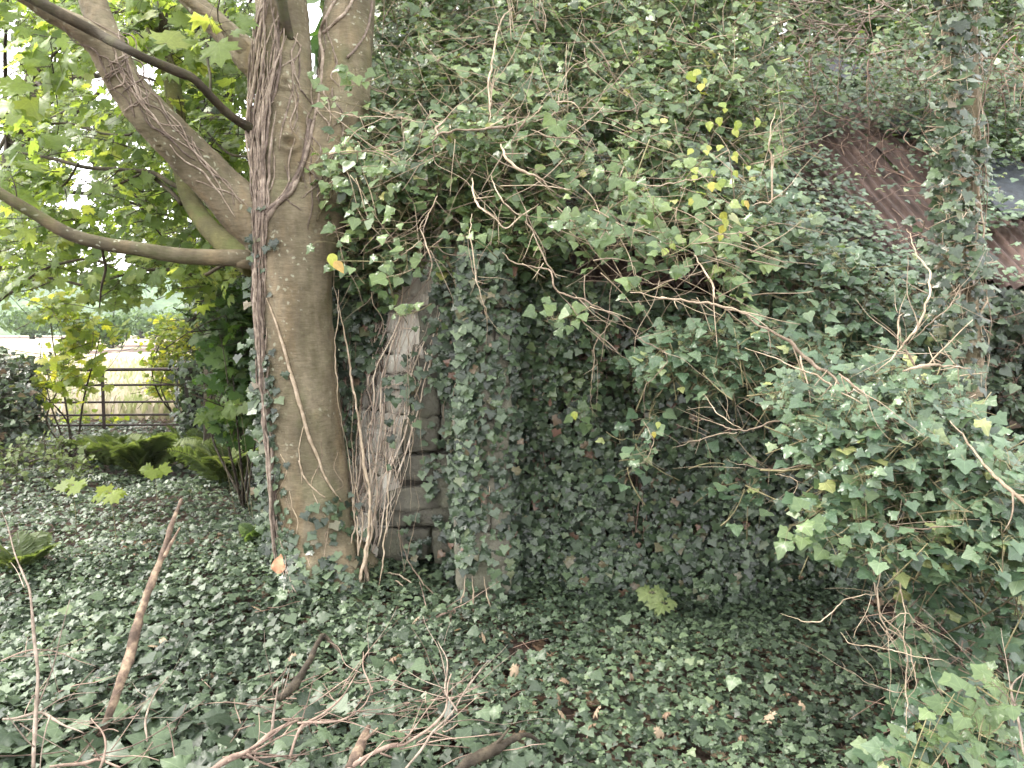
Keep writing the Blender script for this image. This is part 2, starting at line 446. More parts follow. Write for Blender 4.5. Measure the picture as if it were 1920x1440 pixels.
m, N, L, b = nt('soil and leaf litter'); M_soil = m
geo = N.new('ShaderNodeNewGeometry')
n1 = noise(N, L, 14, 8, .75, geo.outputs['Position'])
col = ramp(N, L, n1.outputs[0], [(.3, (.022, .014, .010)), (.5, (.06, .035, .024)), (.62, (.13, .075, .05)), (.75, (.22, .14, .09))]).outputs[0]
L.new(col, b.inputs['Base Color']); b.inputs['Roughness'].default_value = .95
n2 = noise(N, L, 60, 6, .8, geo.outputs['Position']); bump(N, L, n2.outputs[0], 1, .03, b)

m, N, L, b = nt('dry grass field'); M_field = m
geo = N.new('ShaderNodeNewGeometry')
n1 = noise(N, L, .25, 6, .7, geo.outputs['Position'])
col = ramp(N, L, n1.outputs[0], [(.3, (.20, .24, .10)), (.5, (.33, .29, .19)), (.7, (.42, .35, .28))]).outputs[0]
L.new(col, b.inputs['Base Color']); b.inputs['Roughness'].default_value = 1
M_grass = leafmat('seeding grass', [(0, (.30, .36, .14)), (.4, (.45, .43, .28)), (1, (.62, .54, .46))], .4, .7, .2, 0, (1.1, 1.05, 1.0))

m, N, L, b = nt('wooded hillside'); M_hill = m
geo = N.new('ShaderNodeNewGeometry')
n1 = noise(N, L, .05, 8, .75, geo.outputs['Position'])
col = ramp(N, L, n1.outputs[0], [(.35, (.03, .055, .025)), (.55, (.07, .12, .05)), (.7, (.14, .19, .08))]).outputs[0]
L.new(col, b.inputs['Base Color']); b.inputs['Roughness'].default_value = 1
M_hill = m

m, N, L, b = nt('rusty corrugated iron'); M_rust = m
geo = N.new('ShaderNodeNewGeometry')
mpr = N.new('ShaderNodeMapping'); mpr.inputs['Scale'].default_value = (7, .7, .7); L.new(geo.outputs['Position'], mpr.inputs[0])
n1 = noise(N, L, 4, 8, .72, mpr.outputs[0], .3)
col = ramp(N, L, n1.outputs[0], [(.3, (.030, .020, .018)), (.5, (.075, .044, .037)), (.62, (.12, .072, .058)), (.75, (.22, .165, .14))]).outputs[0]
L.new(col, b.inputs['Base Color']); b.inputs['Roughness'].default_value = .65; b.inputs['Metallic'].default_value = .1
n2 = noise(N, L, 50, 5, .7, geo.outputs['Position']); bump(N, L, n2.outputs[0], .4, .006, b)

def plain(name, c, rough=.7, metal=0, sc=20, var=.5):
    m, N, L, b = nt(name)
    geo = N.new('ShaderNodeNewGeometry')
    n1 = noise(N, L, sc, 6, .7, geo.outputs['Position'])
    lo = tuple(q * (1 - var) for q in c); hi = tuple(min(1, q * (1 + var)) for q in c)
    L.new(ramp(N, L, n1.outputs[0], [(.3, lo), (.7, hi)]).outputs[0], b.inputs['Base Color'])
    b.inputs['Roughness'].default_value = rough; b.inputs['Metallic'].default_value = metal
    bump(N, L, n1.outputs[0], .5, .005, b)
    return m
M_slate = plain('blue grey slate', (.035, .042, .055), .6)
M_gate = plain('weathered dark gate metal', (.045, .03, .028), .6, .3)
M_post = plain('old dark post', (.03, .025, .018), .9)
M_fungus = plain('orange brown leaf', (.45, .22, .13), .8)

# ------------------------------------------------------------------ terrain
def grid(name, xs, ys, zf, mat, label=None, cat=None):
    X, Y = np.meshgrid(xs, ys); Z = zf(X, Y)
    b = Buf(); i = np.arange(X.size).reshape(X.shape)
    a, c, d, e = i[:-1, :-1], i[:-1, 1:], i[1:, 1:], i[1:, :-1]
    b.add(np.stack([X, Y, Z], -1).reshape(-1, 3), np.concatenate([np.stack([a, c, d], -1).reshape(-1, 3), np.stack([a, d, e], -1).reshape(-1, 3)]))
    o = b.build(name, mat); o['kind'] = 'structure'
    return o
def dens(lo, hi, n, p=1.0):
    return np.linspace(lo, hi, n)
xs = np.concatenate([[-900, -300, -100, -50, -30, -20], np.linspace(-14, 12, 209), [20, 30, 50, 100, 300, 900]])
ys = np.concatenate([[-200, -50, -20], np.linspace(-8, 16, 193), [20, 30, 50, 100, 200, 500, 900]])
grid('ground', xs, ys, lambda X, Y: gz(X, Y) - .02 * (Y > 12.6), M_soil)
xf = np.concatenate([[-900, -300, -120, -60], np.linspace(-40, 20, 61), [60, 120, 300, 900]])
yf = np.concatenate([np.linspace(13.0, 60, 48), [80, 120, 180, 300, 600, 900]])
grid('field', xf, yf, lambda X, Y: .03 + .10 * fbm(np.stack([X * .1, Y * .1, 0 * X], -1), 3), M_field)
def hillz(X, Y):
    q = np.stack([X * .006, Y * .006, 0 * X + 1], -1)
    r = np.clip((Y - 260) / 260, 0, 1); r = r * r * (3 - 2 * r)
    return r * (26 + 16 * fbm(q, 3)) + r * 4.5 * fbm(np.stack([X * .06, Y * .06, 0 * X], -1), 3) - 1.0 + 1.6 * (Y > 262)
grid('hills', np.linspace(-620, 320, 236), np.linspace(250, 760, 130), hillz, M_hill)

# field grass with seed heads
b = Buf(); n = 9000
x = rs.uniform(-15, -3, n); y = 13.2 + 24 * rs.rand(n) ** 1.6; x = x * (y / 14) ** .9
pos = np.stack([x, y, .03 + 0 * x], -1)
leaves(b, PIN, pos, rv(n) * .4 + [0, -1, .2], np.array([0, 0, 1.]) + rv(n) * .28, rs.uniform(.45, .95, n) * .5)
tag(b.build('field_grass', M_grass), 'pale pinkish seeding meadow grass in the field beyond the gate', 'grass', kind='stuff')

# ------------------------------------------------------------------ sycamore: trunk by voxel union of limbs
DT = 4.35
def pl(rows, d0=None):
    """rows (px,py,depth,width_px) -> (x,y,z,r)"""
    o = []
    for px, py, d, w in rows:
        p = P(px, py, d); o.append([*p, w * .5 * d / FPX])
    return np.array(o)
tb = Buf()
limb(tb, pl([(628, 1200, 4.35, 215), (612, 1140, 4.35, 178), (598, 1060, 4.36, 152), (588, 950, 4.37, 142), (575, 800, 4.38, 137), (566, 680, 4.4, 132), (560, 560, 4.4, 126), (557, 480, 4.4, 135), (553, 420, 4.42, 158), (560, 360, 4.44, 140)]), 60, 28, .012, 2, 1, .035)
limb(tb, pl([(545, 470, 4.42, 110), (536, 390, 4.44, 112), (536, 300, 4.46, 112), (534, 200, 4.5, 104), (532, 100, 4.54, 96), (528, 0, 4.6, 92), (522, -120, 4.7, 84), (515, -260, 4.8, 70)]), 60, 24, .01, 2, 3, .05)
limb(tb, pl([(578, 470, 4.42, 100), (600, 400, 4.44, 104), (618, 320, 4.48, 110), (634, 230, 4.54, 104), (646, 130, 4.62, 96), (655, 20, 4.72, 92), (664, -100, 4.84, 80), (670, -260, 5.0, 66)]), 60, 24, .01, 2, 5, .05)
limb(tb, pl([(540, 470, 4.42, 100), (470, 410, 4.36, 92), (415, 352, 4.30, 84), (350, 285, 4.22, 80), (285, 222, 4.14, 74), (235, 155, 4.08, 68), (200, 95, 4.02, 62)]), 60, 22, .012, 2, 7, .05)
limb(tb, pl([(215, 120, 4.04, 58), (160, 62, 3.96, 46), (95, 25, 3.88, 38), (20, -20, 3.8, 32), (-80, -70, 3.7, 26)]), 40, 16, .012, 3, 9, .05)
limb(tb, pl([(222, 130, 4.06, 62), (195, 60, 4.1, 50), (172, 0, 4.16, 48), (150, -80, 4.25, 42), (140, -200, 4.4, 34)]), 40, 16, .012, 3, 11, .05)
limb(tb, pl([(520, 160, 4.52, 70), (470, 110, 4.55, 56), (420, 60, 4.6, 48), (372, 10, 4.66, 42), (320, -50, 4.75, 36)]), 40, 16, .012, 3, 13, .05)
limb(tb, pl([(505, 500, 4.36, 60), (475, 488, 4.34, 42), (452, 487, 4.31, 34), (440, 486, 4.30, 30)]), 30, 16, .004, 3, 15, .04)
# root flare toes
for (dx, dy) in ((-.30, -.15), (.22, -.28), (.30, .1), (-.1, -.32)):
    c = P(612, 1100, 4.35)
    limb(tb, np.array([[c[0], c[1], .42, .16], [c[0] + dx * .55, c[1] + dy * .55, .22, .12], [c[0] + dx * 1.2, c[1] + dy * 1.2, .04, .06]]), 16, 12, .01, 3, dx * 9, .05)
tmp = bpy.data.objects.new('tmp', tb.mesh('tmp', M_bark)); C.objects.link(tmp)
md = tmp.modifiers.new('r', 'REMESH'); md.mode = 'VOXEL'; md.voxel_size = .011
ms = tmp.modifiers.new('s', 'SMOOTH'); ms.iterations = 7; ms.factor = .6
dg = bpy.context.evaluated_depsgraph_get()
me = bpy.data.meshes.new_from_object(tmp.evaluated_get(dg))
bpy.data.objects.remove(tmp)
nv = len(me.vertices); co = np.empty(nv * 3, np.float32); me.vertices.foreach_get('co', co); co = co.reshape(-1, 3).astype(float)
no = np.empty(nv * 3, np.float32); me.vertices.foreach_get('normal', no); no = no.reshape(-1, 3)
disp = .006 * fbm(co * [7, 7, 5], 3) + .0022 * fbm(co * [30, 30, 70], 2)
# knots: ringed eyes on the bark
for (kx, ky, kr) in ((541, 268, .050), (536, 155, .036), (300, 275, .02), (395, 290, .018), (492, 660, .02), (505, 770, .03)):
    kp = P(kx, ky, 4.3); cpos = np.array([0, 0, CAMZ])
    dirn = norm(kp - cpos)
    rel = co - cpos; al = rel @ dirn; dd = np.linalg.norm((rel - al[:, None] * dirn) * [1, 1, 1.35], axis=1)
    w = (no @ dirn < 0)
    disp += w * (kr * .35 * np.exp(-((dd - kr) / (kr * .45)) ** 2) - kr * .55 * np.exp(-(dd / (kr * .5)) ** 2))
co = co + no * disp[:, None]
me.vertices.foreach_set('co', co.astype(np.float32).ravel()); me.update()
me.polygons.foreach_set('use_smooth', np.full(len(me.polygons), True))
me.materials.clear(); me.materials.append(M_bark)
TLOC = P(612, 1130, 4.35); TLOC[2] = 0
syc = thing('sycamore_tree', 'big smooth-barked sycamore with spreading limbs left of the ivy-clad building', 'tree', TLOC)
trunkmesh = me
bvh = BVHTree.FromPolygons([tuple(v) for v in co], [tuple(p.vertices) for p in me.polygons])
co2 = co - TLOC; me.vertices.foreach_set('co', co2.astype(np.float32).ravel()); me.update()
to = bpy.data.objects.new('trunk', me); C.objects.link(to); to.parent = syc

def hit(px, py):
    d = Vector(P(px, py, 1.0) - np.array([0, 0, CAMZ])).normalized()
    h = bvh.ray_cast(Vector((0, 0, CAMZ)), d, 20)
    return h
def onbark(pix, off=.004, default=4.3, n=None):
    """pixel path laid on the trunk's surface"""
    pix = spline(np.array(pix, float), n or max(8, len(pix) * 6))
    d = np.full(len(pix), np.nan)
    for i, q in enumerate(pix):
        h = hit(q[0], q[1])
        if h[0] is not None: d[i] = h[0][1] - off
    if np.isnan(d).all(): d[:] = default
    ok = np.where(~np.isnan(d))[0]
    d = np.interp(np.arange(len(d)), ok, d[ok])
    k = np.array([.25, .5, .25])
    dm = np.minimum(d, np.convolve(np.pad(d, 1, 'edge'), k, 'valid'))
    return P(pix[:, 0], pix[:, 1], dm)

def branch(parent, name, rows, mat, n=40, sides=12, amp=.012, freq=3, seed=0, rough=.06):
    b = Buf(); limb(b, pl(rows), n, sides, amp, freq, seed, rough); return b.build(name, mat, parent)
branch(syc, 'branch', [(470, 487, 4.33, 30), (445, 486, 4.30, 31), (400, 483, 4.26, 30), (330, 479, 4.2, 29), (262, 470, 4.14, 27), (200, 461, 4.1, 25), (130, 440, 4.05, 24), (70, 405, 4.0, 22), (0, 362, 3.92, 20), (-90, 300, 3.85, 16)], M_limb, 60, 12, .012, 3, 2)
branch(syc, 'branch', [(478, 246, 4.40, 20), (440, 222, 4.28, 16), (400, 186, 4.12, 15), (362, 150, 4.0, 16), (340, 140, 3.95, 18), (310, 128, 3.9, 17), (250, 100, 3.68, 16), (190, 66, 3.8, 19), (120, 30, 3.72, 20), (40, -10, 3.7, 20), (-60, -60, 3.65, 18)], M_barkdark, 70, 10, .01, 4, 4)
branch(syc, 'branch', [(478, 500, 4.50, 50), (430, 462, 4.62, 44), (385, 418, 4.75, 36), (355, 365, 4.85, 34), (338, 290, 4.95, 32), (330, 200, 5.05, 32), (315, 130, 5.12, 28), (292, 70, 5.2, 26), (262, 20, 5.3, 22), (230, -30, 5.4, 18)], M_barkmoss, 70, 12, .012, 3, 6)
branch(syc, 'branch', [(300, 95, 5.14, 18), (306, 50, 5.15, 17), (300, 0, 5.2, 15), (302, -60, 5.25, 13)], M_barkdark, 26, 10, .012, 3, 8)
branch(syc, 'branch', [(545, 75, 4.44, 15), (536, 45, 4.40, 18), (528, 5, 4.36, 19), (520, -60, 4.3, 18)], M_barkdark, 26, 10, .006, 3, 10)
branch(syc, 'branch', [(470, 108, 4.5, 30), (420, 48, 4.45, 24), (370, 14, 4.4, 18), (300, -40, 4.3, 14)], M_bark, 30, 10, .012, 3, 12)
# dark leaf-bearing side branches of the sycamore on the left
sb = [
 [(352, 350, 4.85, 12), (320, 340, 4.9, 10), (280, 325, 5, 9), (230, 318, 5.1, 8), (160, 312, 5.2, 7), (90, 300, 5.3, 6), (20, 286, 5.4, 4)],
 [(345, 385, 4.85, 9), (310, 352, 5, 8), (280, 330, 5.1, 7), (250, 335, 5.2, 5), (200, 350, 5.2, 4)],
 [(405, 185, 4.3, 5), (395, 120, 4.6, 5), (400, 70, 4.8, 4), (430, 30, 5, 4)],
 [(430, 500, 4.6, 7), (380, 515, 4.9, 7), (300, 505, 5.2, 6), (220, 520, 5.4, 6), (160, 540, 5.5, 5), (80, 520, 5.6, 5), (0, 560, 5.8, 4)],
 [(250, 520, 5.3, 4), (180, 490, 5.4, 5), (100, 505, 5.5, 5), (40, 540, 5.6, 4), (-20, 580, 5.7, 4)],
 [(200, 463, 4.1, 5), (205, 500, 4.3, 5), (195, 540, 4.4, 4), (185, 575, 4.5, 3)],
 [(140, 305, 5.2, 4), (110, 350, 5.3, 4), (60, 370, 5.4, 3), (0, 375, 5.5, 3)],
 [(330, 230, 5.05, 5), (270, 250, 5.3, 5), (200, 255, 5.5, 4), (120, 230, 5.6, 4), (40, 235, 5.8, 3)],
 [(262, 20, 5.3, 6), (200, 30, 5.5, 5), (120, 80, 5.7, 5), (60, 150, 5.9, 4), (30, 220, 6, 3)],
 [(470, 300, 4.7, 5), (430, 290, 5, 5), (400, 270, 5.3, 4), (380, 240, 5.5, 3)],
]
for k, r_ in enumerate(sb):
    branch(syc, 'branch', r_, M_barkdark, 40, 7, .03, 3, 20 + k)

# leafy twigs: sprays of maple leaves round twig ends
def spray(buf, sbuf, cen, out, k, size, T, spread=.14, stem=.003, upw=.8, tow=.25, side=.9, mi=0, rmul=1., rlo=0., droop=.25, twl=.25):
    n = len(cen)
    out = norm(out)
    # the twig
    M = 5; t = np.linspace(0, 1, M)[None, :, None]
    L_ = (twl * (.6 + .8 * rs.rand(n)))[:, None, None]
    bend = rv(n)[:, None] * .35
    path = cen[:, None] - out[:, None] * L_ * (1 - t) + bend * L_ * (1 - t) ** 2 * 1.2
    if sbuf is not None:
        tubes(sbuf, path, np.linspace(stem, stem * .5, M)[None] * (.7 + .6 * rs.rand(n))[:, None], 4)
    for j in range(k):
        ang = j * 2.4 + rs.rand(n) * 1.0
        ref = norm(np.cross(out, rv(n))); r2 = np.cross(out, ref)
        rad = ref * np.cos(ang)[:, None] + r2 * np.sin(ang)[:, None]
        s = size * (.6 + .6 * rs.rand(n)) * (1 if j < k * .6 else .8)
        u = rs.rand(n)[:, None] * .8
        base = cen - out * L_[:, 0] * u * .7 + rad * (spread * (.35 + .65 * rs.rand(n)))[:, None]
        tip = rad * side + out * .5 + np.array([0, 0, -droop]) + rv(n) * .25
        nn = np.array([0, -tow, upw]) + out * .35 + rv(n) * .55
        leaves(buf, T, base, nn, tip, s, rlo + (.995 - rlo) * rs.rand(n) * rmul, mi)
        if sbuf is not None:
            pb = cen - out * L_[:, 0] * u * .8
            mid = (pb + base) / 2 + np.array([0, 0, .01])
            tubes(sbuf, np.stack([pb, mid, base], 1), np.full((1, 3), stem * .32), 3, cap=False)

polyL = [(-60, -60), (480, -60), (480, 500), (400, 540), (300, 530), (200, 560), (100, 530), (-60, 560)]
b, s_ = Buf(), Buf()
q = scat(polyL, 680)
keep = vnoise(np.column_stack([q / 70., np.full(len(q), 2.5)])) > -.22
q = q[keep]
d = rs.uniform(4.9, 7.2, len(q))
cen = P(q[:, 0], q[:, 1], d)
spray(b, s_, cen, rv(len(q)) * [1, 1, .3] + [-.5, -.2, 0], 7, .088, SYC, .13, .0035, .7, .55)
q = np.array([(20, 120), (60, 160), (10, 200), (90, 130), (40, 250), (250, 60), (275, 85), (300, 110), (60, 60), (110, 190), (20, 330), (130, 60), (330, 250), (60, 420), (390, 90), (430, 60)]) + rs.uniform(-12, 12, (16, 2))
spray(b, s_, P(q[:, 0], q[:, 1], rs.uniform(4.3, 4.9, 16)), rv(16) * [1, 1, .3] + [-.5, -.2, 0], 6, .125, SYC, .14, .004, .5, .8, rlo=.3)
b.build('foliage', M_syc, syc); s_.build('twig', M_twigdark, syc)
# the crown above the picture
b, s_ = Buf(), Buf()
n = 330
cen = np.column_stack([rs.uniform(-6.5, 3.0, n), rs.uniform(-3.0, 8.5, n), rs.uniform(4.8, 8.5, n)])
pyc = (cen[:, 2] - CAMZ) / np.maximum(cen[:, 1], .3)
cen = cen[(pyc > .66) | (cen[:, 1] < .5)]
cen = cen[vnoise(cen * .7) > -.35]
spray(b, s_, cen, rv(len(cen)) * [1, 1, .3], 7, .17, SYCs, .25, .006, 1, 0)
b.build('crown', M_syc, syc)
for k in range(7):
    a = k * .9 + .3; st = np.array([-1.35 + .3 * math.cos(a), 4.8, 3.6 + .2 * k])
    limb(s_, np.array([[*st, .06], [*(st + [1.3 * math.cos(a), 1.3 * math.sin(a) - .6, 1.4]), .045], [*(st + [3.2 * math.cos(a), 3.2 * math.sin(a) - 1.2, 2.6]), .03], [*(st + [5 * math.cos(a), 5 * math.sin(a) - 2, 3.4]), .012]]), 30, 8, .05, 1, k)
s_.build('crown_branch', M_barkdark, syc)

# ------------------------------------------------------------------ climbing ivy stems on the sycamore
cs = thing('climbing_ivy', 'tangled ivy stems climbing the left side of the big sycamore trunk', 'ivy', TLOC)
b = Buf()
def strand(path, w, sd, amp=.006, freq=14, off=.004, default=4.3, sides=6, tgt=None, n=None):
    p = onbark(path, off, default, n)
    p = wig(p, amp, freq, sd); p = wig(p, amp * .7, freq * 2.3, sd + 3)
    w = np.asarray(w, float); rr = np.interp(np.linspace(0, 1, len(p)), np.linspace(0, 1, len(w)), w) * .5 * 4.3 / FPX
    rr = rr * (1 + .25 * vnoise(p * 25 + sd))
    tubes(tgt or b, p, rr[None], sides, [rs.rand()])
strand([(582, 225), (572, 285), (556, 330), (535, 368), (505, 392), (492, 415), (486, 450), (480, 500), (486, 560), (488, 620), (492, 700), (500, 800), (508, 900), (513, 1000), (528, 1090), (552, 1150)], [9, 9, 12, 14, 12, 12, 11, 10, 10], 1, .004, 12, .010, n=90)
strand([(592, 205), (580, 270), (562, 322), (545, 362), (515, 388), (498, 420), (494, 470), (492, 540), (494, 600)], [6, 8, 9, 10, 9, 7], 2, .005, 12, .010, n=60)
strand([(488, 360), (486, 420), (482, 480), (484, 560), (492, 640)], [9, 12, 10, 9], 3, .004, 12, .012, n=40)
b.build('main_stem', M_vine, cs)
b = Buf()
strand([(500, 560), (512, 590), (524, 625), (545, 700), (562, 760), (578, 815), (592, 850), (608, 890), (625, 920), (640, 940)], [3, 4, 6, 7, 7, 7, 6, 4, 3], 4, .003, 10, .008, n=70)
strand([(560, 862), (572, 900), (596, 925), (610, 935)], [3, 3, 2], 5, n=20)
for k in range(16):
    x0 = rs.uniform(520, 640); y0 = rs.uniform(560, 1060)
    strand([(x0, y0), (x0 + rs.uniform(-12, 12), y0 + 30), (x0 + rs.uniform(-18, 18), y0 + 60), (x0 + rs.uniform(-20, 25), y0 + rs.uniform(75, 130))], [1.2, 2, 1], 30 + k, .003, 20, .001, n=18, sides=4)
b.build('pale_stem', M_pale, cs)
b = Buf()
core = np.array([(505, -30), (498, 30), (496, 80), (490, 140), (480, 210), (482, 280), (486, 350), (487, 420), (484, 520), (486, 600), (494, 720), (505, 850), (514, 980), (530, 1080), (545, 1140)], float)
wid = np.array([34, 36, 34, 26, 20, 15, 12, 9, 8, 8, 6, 5, 6, 12, 22], float)
cc = spline(np.column_stack([core, wid]), 120)
for k in range(84):
    a0 = rs.uniform(0, .8) ** 1.5; a1 = min(1, a0 + rs.uniform(.15, .6))
    i0, i1 = int(a0 * 119), int(a1 * 119)
    if i1 - i0 < 8: continue
    seg = cc[i0:i1]; m_ = len(seg)
    base = rs.uniform(-1, 1)
    lat = base + .95 * np.array(vnoise(np.column_stack([np.linspace(0, m_ / 14, m_), np.full(m_, k * 3.1), np.zeros(m_)])))
    pth = np.column_stack([seg[:, 0] + lat * seg[:, 2], seg[:, 1]])[::3]
    strand(pth, [1.5, rs.uniform(2, 7), rs.uniform(1.5, 5), 1.5], 60 + k, .010, 13, rs.uniform(.006, .035), n=max(12, m_ // 2), sides=5)
for k in range(26):     # net of stems over the fork above
    x0 = rs.uniform(480, 640); y0 = rs.uniform(-20, 330)
    dx = rs.uniform(-55, 55); dy = rs.uniform(60, 170)
    strand([(x0, y0), (x0 + dx * .5 + rs.uniform(-20, 20), y0 + dy * .35), (x0 + dx * .7 + rs.uniform(-20, 20), y0 + dy * .7), (x0 + dx, y0 + dy)], [1.5, 3.5, 3, 1.5], 200 + k, .006, 14, .004, n=24, sides=4)
strand([(640, -20), (612, 30), (600, 65), (606, 110), (600, 160), (592, 215)], [4, 6, 7, 6, 5], 300, .004, 12, .006, n=40)
strand([(668, -20), (650, 20), (625, 45), (606, 62)], [5, 6, 6], 301, .004, 12, .006, n=24)
strand([(700, -10), (690, 50), (672, 85), (650, 110)], [5, 5, 4], 302, .004, 12, .006, n=24)
b.build('fine_stem', M_vine, cs)
# net on the left limb
b = Buf()
for k in range(20):
    t0 = rs.uniform(0, .7); t1 = t0 + rs.uniform(.15, .45)
    ax = spline([(478, 425), (415, 352), (350, 285), (285, 222), (235, 155), (195, 85), (110, 30)], 60)
    seg = ax[int(t0 * 59):int(min(1, t1) * 59)][::4]
    if len(seg) < 3: continue
    o_ = rs.uniform(-30, 22); o2 = rs.uniform(-34, 26)
    ll = np.linspace(o_, o2, len(seg)) + rs.uniform(-8, 8, len(seg))
    pth = np.column_stack([seg[:, 0] - ll * .68, seg[:, 1] + ll * .72])
    strand(pth, [1.5, rs.uniform(2.5, 4.5), 2], 400 + k, .004, 16, .003, default=4.2, n=30, sides=4)
for k in range(9):      # twisting loops round it near its fork
    x0, y0 = rs.uniform(180, 270), rs.uniform(60, 180)
    strand([(x0, y0 - 20), (x0 + 22, y0 - 10), (x0 + 25, y0 + 18), (x0 + 2, y0 + 30), (x0 - 15, y0 + 45)], [2, 3, 2], 450 + k, .006, 16, .006, default=4.05, n=24, sides=4)
b.build('limb_stem', M_vine, cs)
# ivy leaves low on the trunk and on its left edge
b, s_ = Buf(), Buf()
pp, nn_ = [], []
for _ in range(950):
    if rs.rand() < .55:
        t = rs.rand(); i = min(119, int((.35 + .65 * t) * 119)); px, py = cc[i, 0] + rs.normal(0, 13), cc[i, 1]
        if py < 620 and rs.rand() < .8: continue
    else:
        py = 1150 - 230 * rs.rand() ** 1.7; px = rs.uniform(530, 690)
        if rs.rand() < (1150 - py) / 330 + .1: continue
    h = hit(px, py)
    if h[0] is None: 
        q = P(px, py, 4.33); nn0 = np.array([-.3, -1, .2])
    else: q = np.array(h[0]); nn0 = np.array(h[1])
    pp.append(q + nn0 * rs.uniform(.008, .03)); nn_.append(nn0)
pp = np.array(pp); nn_ = np.array(nn_); n = len(pp)
leaves(b, IVY, pp, nn_ + np.array([0, -.2, .35]) + rv(n) * .35, np.array([0, 0, -1.]) + rv(n) * .7, rs.uniform(.03, .06, n))
b.build('foliage', M_wallivy, cs)

# sycamore suckers: pale dead ivy stems rising right of the trunk
rt = thing('ivy_vine', 'pale dead ivy stems rising beside the right edge of the sycamore trunk', 'ivy', P(670, 1140, 4.1) * [1, 1, 0])
b = Buf()
def air(path, w, sd, tgt, amp=.012, freq=6, sides=7, n=None, tw=0):
    p = spline(np.array([[*P(x, y, d)] for x, y, d in path]), n or len(path) * 8)
    p = wig(p, amp, freq, sd); p = wig(p, .007, 26, sd + 5); p = wig(p, .003, 70, sd + 9)
    dm = p[:, 1]
    w = np.asarray(w, float) * .55; w = np.concatenate([[w[0] * .5], w, [w[-1] * .35]]); rr = np.interp(np.linspace(0, 1, len(p)), np.linspace(0, 1, len(w)), w) * .5 * dm / FPX
    rr = rr * (1 + .18 * vnoise(p * 18 + sd))
    tubes(tgt, p, rr[None], sides, [rs.rand()])
    for j in range(tw):
        i = rs.randint(2, len(p) - 2); dv = rv(1)[0] * [1, .5, 1] + norm(p[i + 1] - p[i]) * .8
        L_ = rs.uniform(.05, .20); tt = np.linspace(0, 1, 9)[:, None]
        q_ = wig(p[i] + dv * L_ * tt, .02, 9, sd + j * 3.3)
        tubes(tgt, q_, (max(rr[i] * .55, .0009) * np.linspace(1, .35, 9))[None], 4, [rs.rand()])
    return p
air([(655, 1155, 4.05), (662, 1110, 4.1), (682, 1060, 4.15), (692, 1000, 4.25), (692, 930, 4.3), (682, 850, 4.35), (668, 760, 4.38), (655, 680, 4.4), (640, 600, 4.42), (628, 540, 4.42), (625, 480, 4.42)], [12, 13, 12, 10, 9, 10, 11, 8, 7, 5], 1, b)
air([(700, 1135, 4.1), (690, 1100, 4.15), (686, 1050, 4.2), (700, 990, 4.28), (706, 920, 4.34), (700, 860, 4.4), (690, 790, 4.42)], [14, 14, 12, 9, 7, 5], 2, b)
for k in range(5):
    x0 = rs.uniform(650, 722); 
    air([(x0 + rs.uniform(-14, 14), 1140, 4.15), (x0, 1060, 4.2), (x0 + rs.uniform(-2, 16), 980, 4.28), (x0 + rs.uniform(-8, 18), 880, 4.36), (x0 + rs.uniform(-20, 25), 760 + rs.uniform(-60, 60), 4.42)], [5, 6, 5, 3], 5 + k, b, .014, 8, 5)
air([(632, 540, 4.25), (630, 700, 4.3), (645, 820, 4.3)], [3, 5, 3], 50, b)
b.build('stem_tangle', M_pale, rt)

